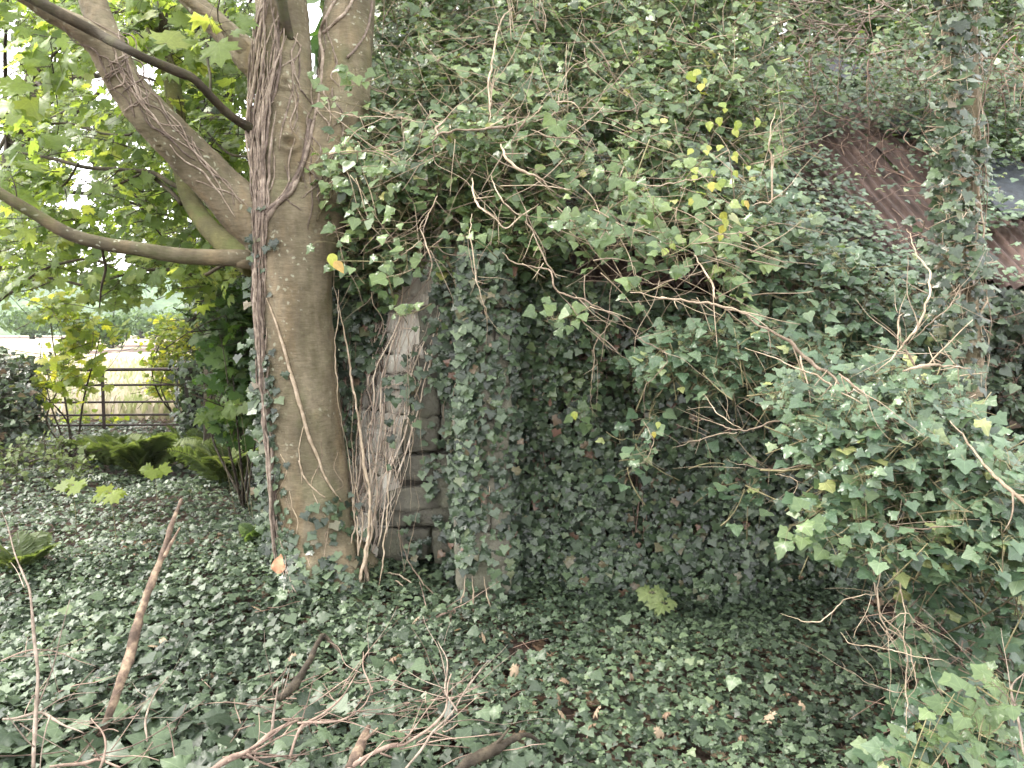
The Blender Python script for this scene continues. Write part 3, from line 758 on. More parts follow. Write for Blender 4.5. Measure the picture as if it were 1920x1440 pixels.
# ------------------------------------------------------------------ stone building
YW, YE, ZE, PITCHR = 4.72, 4.42, 1.86, .72
bl = thing('stone_building', 'low ivy-smothered stone outbuilding with rusty corrugated iron roof', 'building', (1.2, 5.5, 0))
def stones(buf, A, B_, z0, z1, course, depth, nrm, seed, jut=.02, batter=None):
    """irregular rubble blocks on a vertical face from plan point A to B_"""
    r = np.random.RandomState(seed)
    A = np.array(A, float); B_ = np.array(B_, float); n_ = np.array(nrm, float)
    u0 = np.linspace(-1, 1, 6); g = np.array([(x, y, z) for x in u0 for y in u0 for z in u0])
    on = np.abs(g).max(1) > .99; g = g[on]
    import itertools
    key = {tuple(np.round(q, 3)): i for i, q in enumerate(g)}
    F = []
    for ax in range(3):
        for sgn in (-1, 1):
            o1, o2 = [k for k in range(3) if k != ax]
            for i in range(5):
                for j in range(5):
                    def vv(a, c):
                        w = [0, 0, 0]; w[ax] = sgn; w[o1] = u0[a]; w[o2] = u0[c]; return key[tuple(np.round(w, 3))]
                    q = [vv(i, j), vv(i + 1, j), vv(i + 1, j + 1), vv(i, j + 1)]
                    if (sgn > 0) ^ (ax == 1): pass
                    else: q = q[::-1]
                    F += [(q[0], q[1], q[2]), (q[0], q[2], q[3])]
    F = np.array(F)
    z = z0
    while z < z1:
        h = course * r.uniform(.75, 1.35)
        a, b2 = A, B_
        if batter is not None: a, b2 = batter(z + h / 2)
        a = np.array(a); b2 = np.array(b2); Ln = np.linalg.norm(b2 - a); t = (b2 - a) / max(Ln, 1e-6)
        s = -r.uniform(0, .05)
        while s < Ln:
            w = course * r.uniform(1.0, 2.4)
            w = min(w, Ln - s + .03)
            if w < .03: break
            hw, hh, hd = w / 2 + .004, h / 2 + .004, depth / 2
            q = g / (1 + .22 * (np.linalg.norm(g, axis=1, keepdims=True) - 1))
            q = q * [hw, hd, hh]
            c2 = a + t * (s + w / 2); zs_ = r.uniform(-.018, .018); hs_ = r.uniform(.92, 1.18)
            jt = r.uniform(-jut, jut)
            ww = np.column_stack([c2[0] + q[:, 0] * t[0] + (q[:, 1] + jt) * n_[0], c2[1] + q[:, 0] * t[1] + (q[:, 1] + jt) * n_[1], z + h / 2 + q[:, 2] * hs_ + zs_ + q[:, 0] * r.uniform(-.14, .14)])
            dirr = norm(ww - np.array([c2[0], c2[1], z + h / 2]))
            ww = ww + dirr * (.026 * fbm(ww * 8 + seed, 4))[:, None]
            buf.add(ww, F, np.tile([0, 0, r.rand()], (len(ww), 1)))
            s += w
        z += h
def box(buf, x0, x1, y0, y1, z0, z1, a=0.):
    v = np.array([(x, y, z) for z in (z0, z1) for y in (y0, y1) for x in (x0, x1)], float)
    f = [(0, 2, 3), (0, 3, 1), (4, 5, 7), (4, 7, 6), (0, 1, 5), (0, 5, 4), (2, 6, 7), (2, 7, 3), (0, 4, 6), (0, 6, 2), (1, 3, 7), (1, 7, 5)]
    vv = v[np.array(f).ravel()]; buf.add(vv, np.arange(36).reshape(-1, 3), np.tile([0, 0, a], (36, 1)))
# front wall: mortar core plus rubble face
b = Buf()
XW0, XW1 = P(930, 700, YW)[0], 4.6
box(b, XW0, XW1, YW + .05, YW + .5, -.1, ZE + .05)
box(b, XW0 - .1, XW0 + .35, YW + .5, YW + 3.3, -.1, ZE + .05)
box(b, XW1 - .45, XW1, YW + .5, YW + 3.3, -.1, ZE + .05)
box(b, XW0 + .35, XW1 - .45, YW + 2.85, YW + 3.3, -.1, ZE + .05)
wl_ = b.build('wall', M_mortar, bl, False)
b = Buf(); stones(b, (XW0, YW + .02), (XW1, YW + .02), 0, ZE - .02, .17, .12, (0, -1), 4)
b.build('wall_stone', M_stone, bl)
# pier beside the buttress
px0, px1 = P(868, 900, 4.1)[0], P(945, 900, 4.1)[0]
b = Buf(); box(b, px0 + .04, px1 - .05, 4.16, YW + .2, -.1, 1.82)
stones(b, (px0, 4.13), (px1, 4.13), -.02, 1.82, .15, .12, (0, -1), 6, .02)
b.build('pier', M_pierstone, bl)
# battered buttress with an angled left face
def edge(z):    # corner line: pixel (700,1100) to (845,470)
    pz = np.clip((z - 0.0) / 2.2, 0, 1.2)
    lo = P(690, 1100, 4.55); hi = P(842, 430, 4.55)
    return lo[0] + (hi[0] - lo[0]) * (z - lo[2]) / (hi[2] - lo[2])
def bat2(z): e = edge(z); return (e - .42, 4.95), (e + .01, 4.57)
def bat(z): return (edge(z), 4.55), (px0 + .12, 4.50)
b = Buf()
zz = np.linspace(.24, 2.25, 14); ring = []
for z in zz:
    e = edge(z); ring.append([(e + .02, 4.60, z), (px0 + .1, 4.56, z), (px0 + .1, 5.4, z), (e - .42, 5.4, z), (e - .40, 4.95, z)])
ring = np.array(ring); idx = np.arange(ring.shape[0] * 5).reshape(-1, 5)
a_, b_ = idx[:-1], idx[1:]; a2, b2 = np.roll(a_, -1, 1), np.roll(b_, -1, 1)
b.add(ring, np.concatenate([np.stack([a_, a2, b2], -1).reshape(-1, 3), np.stack([a_, b2, b_], -1).reshape(-1, 3)]))
b.build('buttress', M_mortar, bl, False)
b = Buf()
stones(b, (0, 0), (0, 0), .20, 2.2, .17, .13, (0, -1), 8, .035, bat)
b.build('buttress_stone', M_stone, bl)
b = Buf(); stones(b, (0, 0), (0, 0), .0, 2.2, .12, .10, (-.73, -.68), 12, .022, bat2); b.build('angled_face', M_litstone, bl)
# roof: corrugated sheets sloping up from the eave
b = Buf()
def roofsheet(buf, xa, xb, s0, s1, lift, ragged, seed):
    nx = int((xb - xa) / .0095); ny = 26
    xs_ = np.linspace(xa, xb, nx); ss = np.linspace(0, 1, ny)
    X, S = np.meshgrid(xs_, ss)
    st = s0 + ragged * vnoise(np.stack([X * 4, 0 * X + seed, 0 * X], -1))
    D = st + (s1 - st) * S
    nz_ = .017 * np.cos(2 * np.pi * X / .076) + .02 * fbm(np.stack([X * 1.2, D * 1.2, 0 * X + seed], -1), 2)
    Y = YE + D * .811 - nz_ * .585; Z = ZE + D * .585 + nz_ * .811 + lift
    for dz in (0, -.004):
        i = np.arange(X.size).reshape(X.shape); a, c, d, e = i[:-1, :-1], i[:-1, 1:], i[1:, 1:], i[1:, :-1]
        buf.add(np.stack([X, Y, Z + dz], -1).reshape(-1, 3), np.concatenate([np.stack([a, c, d], -1).reshape(-1, 3), np.stack([a, d, e], -1).reshape(-1, 3)]))
k = 0
for x0 in np.arange(-.15, 4.6, .74):
    roofsheet(b, x0, x0 + .78, 0 + rs.uniform(-.03, .03), 1.55, .004 + .006 * (k % 2), .02, k)
    roofsheet(b, x0, x0 + .78, 1.45, 3.0, .008 + .006 * (k % 2), .01, k)
    k += 1
rf = b.build('roof', M_rust, bl)
b = Buf()   # slate slabs lying broken near the ridge and to the right
def slab(px, py, s, w, h, yaw, tilt):
    ctr = np.array([P(px, py, 1)[0], 0, 0])
    # point on the roof plane under this pixel
    o = np.array([0, 0, CAMZ]); dd = P(px, py, 1.0) - o
    t = (ZE + (0 - YE) * PITCHR - CAMZ) / (dd[2] - PITCHR * dd[1])
    c = o + dd * t + np.array([0, -.03, .05])
    ux = np.array([math.cos(yaw), math.sin(yaw) * .811, math.sin(yaw) * .585]); uy = norm(np.array([-math.sin(yaw) * 1, math.cos(yaw) * .811, math.cos(yaw) * .585 + tilt]))
    n_ = norm(np.cross(ux, uy)); pts = []
    for zz_ in (-.006, .006):
        for a, q in ((-1, -1), (1, -.9), (.9, 1), (-.8, .85)): pts.append(c + ux * a * w / 2 + uy * q * h / 2 + n_ * zz_)
    v = np.array(pts); f = np.array([(0, 2, 1), (0, 3, 2), (4, 5, 6), (4, 6, 7), (0, 1, 5), (0, 5, 4), (1, 2, 6), (1, 6, 5), (2, 3, 7), (2, 7, 6), (3, 0, 4), (3, 4, 7)])
    return v[f.ravel()], np.arange(36).reshape(-1, 3)
for (px, py, w, h, yw, tl) in ((1580, 140, .34, .55, .3, .05), (1695, 245, .42, .3, .5, .1), (1890, 360, .6, .8, .1, .05)):
    sb_ = Buf(); sb_.add(*slab(px, py, 0, w, h, yw, tl)); sb_.build('slate', M_slate, bl, False)
# blue-grey board on the solid wall at right, its dark tone standing in for an opening
p0, p1 = P(1640, 690, YW - .06), P(1790, 690, YW - .06)
b = Buf(); box(b, p0[0], p1[0], YW - .10, YW - .055, 1.0, 1.72); b.build('board', M_slate, bl, False)

# ------------------------------------------------------------------ mat of dead ivy stems on the buttress
dm = thing('dead_ivy_mat', 'mat of pale dead ivy stems on the leaning stone buttress', 'ivy stem', (-.9, 4.6, 0))
b = Buf()
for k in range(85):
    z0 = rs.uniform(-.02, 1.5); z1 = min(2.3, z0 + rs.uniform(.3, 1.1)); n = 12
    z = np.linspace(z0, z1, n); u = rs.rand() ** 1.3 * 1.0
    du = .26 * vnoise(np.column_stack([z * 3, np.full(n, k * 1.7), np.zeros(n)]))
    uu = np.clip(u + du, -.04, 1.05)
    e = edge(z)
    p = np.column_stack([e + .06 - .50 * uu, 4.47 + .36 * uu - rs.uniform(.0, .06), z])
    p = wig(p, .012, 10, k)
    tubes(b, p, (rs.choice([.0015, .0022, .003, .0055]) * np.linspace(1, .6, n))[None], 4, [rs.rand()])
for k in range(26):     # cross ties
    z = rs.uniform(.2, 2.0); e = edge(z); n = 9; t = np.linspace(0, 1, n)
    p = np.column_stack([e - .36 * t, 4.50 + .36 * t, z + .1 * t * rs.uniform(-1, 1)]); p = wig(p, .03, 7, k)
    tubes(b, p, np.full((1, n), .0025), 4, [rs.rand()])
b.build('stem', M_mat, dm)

# ------------------------------------------------------------------ ivy cover on walls (leaf surfaces)
def cover(buf, T, pos, n0, size, gap=None, up=.45, tilt=.4, hang=.9, depth=.07, rlo=0, rhi=1, mi=0):
    n = len(pos)
    nn = np.asarray(n0, float) + np.array([0, 0, up]) + rv(n) * tilt
    tip = np.array([0, 0, -hang]) + rv(n) * .55
    pos = pos + norm(np.broadcast_to(n0, pos.shape)) * (rs.rand(n) * depth)[:, None]
    leaves(buf, T, pos, nn, tip, size, rlo + (rhi - rlo) * rs.rand(n), mi)
wi = thing('wall_ivy', 'dark lobed ivy leaves blanketing the front wall below the rusty roof', 'ivy', (1.2, 4.6, 0))
b, s_ = Buf(), Buf()
n = 21000
x = rs.uniform(XW0 - .02, 4.4, n); z = rs.uniform(-.02, ZE - .02, n)
pos = np.column_stack([x, np.full(n, YW - .10), z])
dn = vnoise(np.column_stack([x * 2.2, z * 2.2, np.full(n, .5)])) + .5 * vnoise(np.column_stack([x * 7, z * 7, np.full(n, 4.5)]))
pos = pos[dn > -.5 + .0 * x]; x = pos[:, 0]; n = len(pos)
pos[:, 1] -= .20 * np.clip(.5 + .6 * fbm(pos * [2.6, 0, 2.2], 3), 0, 1) + .14 * np.clip(1 - pos[:, 2] / .5, 0, 1)
cover(b, IVY, pos, np.array([0, -1, 0.]), .022 + .040 * rs.rand(n) ** 1.4, up=.35, tilt=.5, depth=.12)
q = np.column_stack([rs.uniform(950, 1900, 260), rs.uniform(560, 1090, 260)])
spray(b, s_, P(q[:, 0], q[:, 1], YW - .30 + .1 * rs.rand(260)), rv(260) * .7 + [0, -.6, -.2], 6, .045, IVY, .07, .002, .5, .6, droop=.7, twl=.2)
b.build('foliage', M_wallivy, wi)
for k in range(240):
    x0 = rs.uniform(XW0, 4.2); z0 = rs.uniform(0, .8); m_ = 12; z = np.linspace(z0, z0 + rs.uniform(.3, 1.1), m_)
    z = np.minimum(z, ZE)
    p = wig(np.column_stack([np.full(m_, x0) + .1 * np.linspace(0, rs.uniform(-1, 1), m_), np.full(m_, YW - .14 - rs.rand() * .08), z]), .05, 3, k)
    tubes(s_, p, np.full((1, m_), rs.uniform(.0015, .004)), 4, [rs.rand()])
s_.build('stem', M_redtwig, wi)
# pier and buttress ivy
pv = thing('pier_ivy', 'glossy ivy hanging over the narrow stone pier beside the buttress', 'ivy', ((px0 + px1) / 2, 4.1, 0))
b, s_ = Buf(), Buf()
n = 2700
px = rs.normal(882, 30, n); py = rs.uniform(470, 1130, n)
px = px - 55 * np.clip((py - 520) / 600, 0, 1) * (rs.rand(n) < .3)
bare = (np.abs(px - 912) < 16) & (rs.rand(n) < .72)
bare |= (np.abs(px - 890) < 30) & (py > 1050) & (rs.rand(n) < .85)
bare |= (px < 850) & (py > 760 + 80 * vnoise(np.column_stack([px / 30, py / 30, 0 * px])))
px, py = px[~bare], py[~bare]; n = len(px)
d = 4.10 - .04 * rs.rand(n) + np.where(px < 865, .30, 0) + np.where(px > 950, .25, 0)
pos = P(px, py, d)
cover(b, IVY, pos, np.array([-.25, -1, 0.]), rs.uniform(.03, .06, n), up=.35, tilt=.5, depth=.09)
q = np.column_stack([rs.normal(948, 10, 420), rs.uniform(500, 1110, 420)]); cover(b, IVY, P(q[:, 0], q[:, 1], rs.uniform(4.06, 4.25, 420)), np.array([.3, -1, 0.]), rs.uniform(.03, .058, 420), tilt=.5, depth=.06)
# thinner leaves on the stones
q = scat([(720, 700), (870, 560), (870, 1090), (760, 1090), (735, 900)], 240)
q = q[vnoise(np.column_stack([q / 45., np.full(len(q), 8.)])) > -.1]
cover(b, IVY, P(q[:, 0], q[:, 1], 4.45), np.array([0, -1, 0.]), rs.uniform(.03, .06, len(q)), depth=.05)
b.build('foliage', M_wallivy, pv)
for k in range(22):
    x0 = rs.uniform(735, 930); y0 = rs.uniform(560, 950)
    air([(x0, y0, 4.08 if x0 > 865 else 4.4), (x0 + rs.uniform(-20, 20), y0 + 80, 4.06 if x0 > 865 else 4.38), (x0 + rs.uniform(-30, 30), min(1120, y0 + 160 + 60 * rs.rand()), 4.05 if x0 > 865 else 4.36)], [2, 3.2, 2], k, s_, .02, 7, 4)
for pth in ([(700, 1078, 4.4), (740, 1075, 4.3), (775, 1095, 4.2), (790, 1120, 4.15)], [(720, 1110, 4.3), (745, 1088, 4.2), (765, 1110, 4.15)],
            [(745, 980, 4.4), (760, 1040, 4.35), (790, 1090, 4.2), (830, 1130, 4.1)], [(875, 1070, 4.05), (868, 1120, 4.0), (860, 1150, 3.98)], [(905, 1080, 4.05), (915, 1130, 4.0), (935, 1165, 3.95)],
            [(885, 1080, 4.04), (888, 1130, 4.0), (885, 1170, 3.98)]):
    air(pth, [4, 6, 5], rs.rand() * 99, s_, .006, 6, 6)
s_.build('stem', M_pale, pv)
# ivy left of the mat, behind the sycamore
li = thing('side_ivy', 'ivy sheet between the sycamore trunk and the pale stem mat', 'ivy', (-1.1, 5.0, 0))
b = Buf()
q = scat([(600, 330), (860, 330), (850, 480), (735, 520), (722, 640), (680, 720), (655, 880), (648, 1080), (600, 1080)], 3600)
pos = P(q[:, 0], q[:, 1], rs.uniform(4.72, 5.0, len(q)))
cover(b, IVY, pos, np.array([0, -1, 0.]), rs.uniform(.035, .07, len(q)), up=.5, tilt=.5, depth=.1)
b.build('foliage', M_wallivy, li)
s_ = Buf()
for k in range(40):
    x0 = rs.uniform(630, 720); y0 = rs.uniform(520, 850)
    air([(x0, y0, 4.7), (x0 + rs.uniform(-15, 15), y0 + 90, 4.7), (x0 + rs.uniform(-25, 25), y0 + 190, 4.7)], [2, 3, 2], k + 7, s_, .02, 7, 4)
s_.build('stem', M_redtwig, li)

# ------------------------------------------------------------------ roof and ridge ivy
def roofpt(px, py, lift=0.):
    dd = P(px, py, 1.0) - np.array([0, 0, CAMZ])
    t = (ZE + lift - YE * PITCHR - CAMZ) / (dd[:, 2] - PITCHR * dd[:, 1])
    return np.array([0, 0, CAMZ]) + dd * t[:, None]
ri = thing('roof_ivy', 'ivy creeping over the rusty corrugated roof and its ridge', 'ivy', (2, 6, 2))
b, s_ = Buf(), Buf()
q = scat([(900, 150), (1980, 150), (1980, 545), (900, 545)], 15000)
bare = inpoly(q[:, 0], q[:, 1], [(1515, 270), (1590, 235), (1690, 265), (1730, 330), (1745, 400), (1775, 500), (1700, 500), (1640, 440), (1560, 330)]) | inpoly(q[:, 0], q[:, 1], [(1070, 470), (1360, 490), (1360, 560), (1070, 560)]) | inpoly(q[:, 0], q[:, 1], [(1840, 430), (1980, 430), (1980, 530), (1840, 530)])
bare |= inpoly(q[:, 0], q[:, 1], [(1170, 310), (1280, 320), (1290, 400), (1180, 390)]) | inpoly(q[:, 0], q[:, 1], [(1560, 90), (1620, 100), (1610, 190), (1560, 180)]) | inpoly(q[:, 0], q[:, 1], [(1850, 310), (1930, 310), (1930, 400), (1850, 400)])
q = q[~bare | (rs.rand(len(q)) < .05)]
pos = roofpt(q[:, 0], q[:, 1], .06)
ok = (pos[:, 1] > YE - .1) & (pos[:, 1] < YE + 2.6); pos = pos[ok]; n = len(pos)
cover(b, IVY3, pos, np.array([0, -.58, .81]), rs.uniform(.028, .052, n), up=.25, tilt=.38, hang=.5, depth=.16)
b.build('foliage', M_spray, ri)
b = Buf()
q = np.vstack([scat([(1450, 150), (1980, 150), (1980, 320), (1800, 300), (1700, 250), (1600, 225), (1480, 300)], 2800), scat([(1780, 250), (1980, 250), (1980, 330), (1780, 330)], 700)])
q = q[vnoise(np.column_stack([q / 38., np.full(len(q), 4.)])) > -.35]
pos = roofpt(q[:, 0], q[:, 1], .10); pos = pos[pos[:, 1] < YE + 2.7]; n = len(pos)
cover(b, IVY3, pos, np.array([0, -.58, .81]), rs.uniform(.028, .055, n), up=.2, tilt=.6, hang=.5, depth=.3)
q = scat([(1420, 60), (1980, 60), (1980, 290), (1800, 280), (1680, 235), (1560, 230), (1440, 300)], 230)
spray(b, s_, P(q[:, 0], q[:, 1], rs.uniform(5.6, 6.3, len(q))), rv(len(q)) * .8 + [0, -.6, .3], 6, .06, OVA, .10, .003, .7, .5, droop=.4, twl=.35)
for k in range(70):
    x0, y0 = rs.uniform(1440, 1980), rs.uniform(40, 260)
    air([(x0, y0, 5.7), (x0 + rs.uniform(-40, 40), y0 + rs.uniform(-20, 50), 5.6), (x0 + rs.uniform(-70, 70), y0 + rs.uniform(20, 110), 5.5)], [3, 4, 2], k * 1.7, s_, .07, 3, 4, 14)
b.build('ridge_foliage', M_drape, ri)
for k in range(170):
    x0, y0 = rs.uniform(1060, 1800), rs.uniform(260, 520)
    m_ = 8; dx = rs.uniform(-90, 110); dy = rs.uniform(-60, 60)
    t = np.linspace(0, 1, m_); p = roofpt(x0 + dx * t, y0 + dy * t, .05 + .06 * rs.rand())
    p = p[(p[:, 1] > YE - .15) & (p[:, 1] < YE + 2.6)]
    if len(p) < 4: continue
    p = spline(p, 14); p = wig(p, .05, 4, k)
    tubes(s_, p, (rs.uniform(.0015, .0045) * np.linspace(1, .7, 14))[None], 4, [rs.rand()])
s_.build('stem', M_redtwig, ri)

# ------------------------------------------------------------------ bank of ivy and scrub behind the ridge
bk = thing('ivy_bank', 'tall bank of mixed ivy and scrub rising behind the roof ridge', 'ivy', (1.5, 7.5, 0))
b, s_ = Buf(), Buf()
n = 2100
q = np.column_stack([rs.uniform(640, 2050, n), rs.uniform(-120, 330, n)])
d = 7.4 + 1.2 * fbm(np.column_stack([q / 160., np.full(n, 1.)]), 2) + rs.rand(n) * .7
cen = P(q[:, 0], q[:, 1], d)
spray(b, s_, cen, rv(n) * [1, .6, .5] + [0, -.8, .35], 8, .085, OVAs, .12, .004, .6, .5, droop=.3, twl=.35)
b.build('foliage', M_bush, bk)
for k in range(60):
    x0, y0 = rs.uniform(1440, 1700), rs.uniform(-20, 130)
    air([(x0, y0, 6.4), (x0 + rs.uniform(-40, 60), y0 + rs.uniform(-30, 30), 6.3), (x0 + rs.uniform(-80, 120), y0 + rs.uniform(-50, 60), 6.2)], [4, 5, 2], k, s_, .08, 3, 5, 14)
s_.build('twig', M_vine, bk)
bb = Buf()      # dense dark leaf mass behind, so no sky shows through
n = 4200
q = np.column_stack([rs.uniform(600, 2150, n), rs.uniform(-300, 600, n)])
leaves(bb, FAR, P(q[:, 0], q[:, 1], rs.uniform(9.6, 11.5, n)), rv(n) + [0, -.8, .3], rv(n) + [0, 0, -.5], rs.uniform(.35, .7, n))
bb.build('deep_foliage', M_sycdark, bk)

# ------------------------------------------------------------------ the great ivy bush
bu = thing('ivy_bush', 'billowing mature ivy bush hanging over the roof and top of the wall', 'bush', (.1, 4.3, 1.8))
b, s_ = Buf(), Buf()
polyB = [(690, -90), (1470, -90), (1480, 120), (1460, 260), (1440, 400), (1380, 430), (1220, 400), (1070, 400), (1000, 520), (880, 520), (800, 480), (690, 560), (610, 420), (600, 300), (640, 200), (690, 120)]
q = scat(polyB, 2700)
gapn = vnoise(np.column_stack([q / 55., np.full(len(q), 6.)])) + .4 * vnoise(np.column_stack([q / 20., np.full(len(q), 9.)]))
q = q[gapn > -.42]
def bushdepth(q):
    cx, cy = (q[:, 0] - 1020) / 430, (q[:, 1] - 290) / 330
    return 4.38 - .52 * np.exp(-(cx ** 2 + cy ** 2) * .9) + .28 * fbm(np.column_stack([q / 110., np.full(len(q), 3.)]), 3) + np.clip(-cy, 0, 2) * .9
d = bushdepth(q) + rs.rand(len(q)) ** 1.5 * .75
cen = P(q[:, 0], q[:, 1], d)
n = len(q)
T1 = rs.rand(n) < .75
spray(b, s_, cen[T1], rv(T1.sum()) * .8 + [0, -.75, .3], 7, .067, OVA, .085, .0028, .75, .5, droop=.45, twl=.22)
spray(b, s_, cen[~T1], rv((~T1).sum()) * .8 + [0, -.75, .3], 6, .068, IVY3, .09, .0028, .7, .5, droop=.45, twl=.22)
# inner dark leaves
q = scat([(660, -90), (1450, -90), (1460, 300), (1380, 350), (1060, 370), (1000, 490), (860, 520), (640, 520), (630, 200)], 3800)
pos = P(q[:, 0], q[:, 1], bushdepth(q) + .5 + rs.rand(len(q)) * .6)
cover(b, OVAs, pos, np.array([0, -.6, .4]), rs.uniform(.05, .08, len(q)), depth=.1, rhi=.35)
q = scat([(1040, 400), (1380, 380), (1440, 470), (1380, 570), (1300, 480), (1060, 470)], 70)
spray(b, s_, P(q[:, 0], q[:, 1], 3.45 + .5 * rs.rand(len(q))), rv(len(q)) * .7 + [0, -.6, -.1], 6, .066, IVY3, .08, .0026, .7, .5, droop=.6, twl=.25, rlo=.15)
b.build('foliage', M_bush, bu)
s_.build('twig', M_greentwig, bu)
b_, s3 = Buf(), Buf()
q = scat([(840, 430), (960, 500), (1080, 560), (1330, 570), (1360, 640), (1240, 740), (1080, 760), (960, 800), (850, 700)], 330)
q = q[vnoise(np.column_stack([q / 40., np.full(len(q), 5.)])) > -.45]
spray(b_, s3, P(q[:, 0], q[:, 1], 4.18 + .25 * rs.rand(len(q)) + .12 * np.clip((q[:, 1] - 560) / 200, 0, 1)), rv(len(q)) * .5 + [0, -.7, -.3], 7, .052, IVY, .08, .0025, .5, .6, droop=.8, twl=.2)
q = scat([(860, 430), (1000, 440), (1060, 520), (1340, 560), (1340, 600), (1000, 600), (860, 560)], 1500)
cover(b_, IVY, P(q[:, 0], q[:, 1], 4.42 + .1 * rs.rand(len(q))), np.array([0, -1, .1]), rs.uniform(.035, .06, len(q)), depth=.1)
b_.build('draping_foliage', M_drape, bu); s3.build('draping_twig', M_redtwig, bu)
# dangling tips over trunk and wall
b, s_ = Buf(), Buf()
for (x_, y_, d_, k_) in ((590, 455, 3.7, 3), (612, 490, 3.65, 3), (715, 480, 3.6, 4), (740, 520, 3.6, 3), (735, 590, 3.7, 4), (700, 430, 3.6, 4), (760, 455, 3.6, 3), (1035, 600, 3.2, 6), (1030, 590, 3.2, 4), (1080, 770, 4.1, 4), (1180, 545, 3.3, 4), (640, 160, 4.0, 4), (660, 120, 4.0, 4), (600, 180, 4.05, 3), (560, 165, 4.1, 2), (655, 270, 3.9, 4), (620, 330, 3.9, 4), (690, 330, 3.8, 5), (670, 390, 3.8, 4), (850, 440, 3.5, 4), (1240, 480, 3.2, 4), (1140, 300, 3.15, 4), (1060, 200, 3.2, 4)):
    spray(b, s_, P(np.array([x_]), np.array([y_]), d_), np.array([[rs.uniform(-.8, .3), -.5, rs.uniform(-.2, .3)]]), k_ + 2, .062, IVY3, .07, .003, .5, .8, droop=.5, twl=.25, rlo=.2)
b.build('tip_foliage', M_fresh, bu)
s_.build('tip_twig', M_greentwig, bu)['kind'] = 'stuff'
for (x_, y_, sz) in ((1303, 142, .062), (1318, 150, .05), (1362, 200, .05), (1345, 220, .06), (1377, 238, .05), (1413, 220, .05), (1340, 262, .05), (1370, 290, .06), (1310, 290, .055), (1350, 330, .05), (1330, 350, .06), (1300, 365, .05), (1390, 385, .05), (1245, 455, .055), (1390, 310, .04), (1355, 400, .055), (1365, 430, .05), (618, 478, .075), (1225, 800, .045), (1385, 440, .04), (1080, 765, .05), (1315, 320, .05)):
    n = 2; pos = P(np.full(n, x_) + rs.uniform(-14, 14, n), np.full(n, y_) + rs.uniform(-12, 12, n), 3.35 + rs.rand(n) * .2) if y_ < 900 else None
    for pp_ in pos:
        b = Buf(); leaves(b, OVA, pp_[None], rv(1) * .5 + [0, -1, .3], rv(1) * .5 + [0, 0, -1], sz * .85 * rs.uniform(.7, 1.1, 1)); b.build('yellow_leaf', M_yellow, bu)
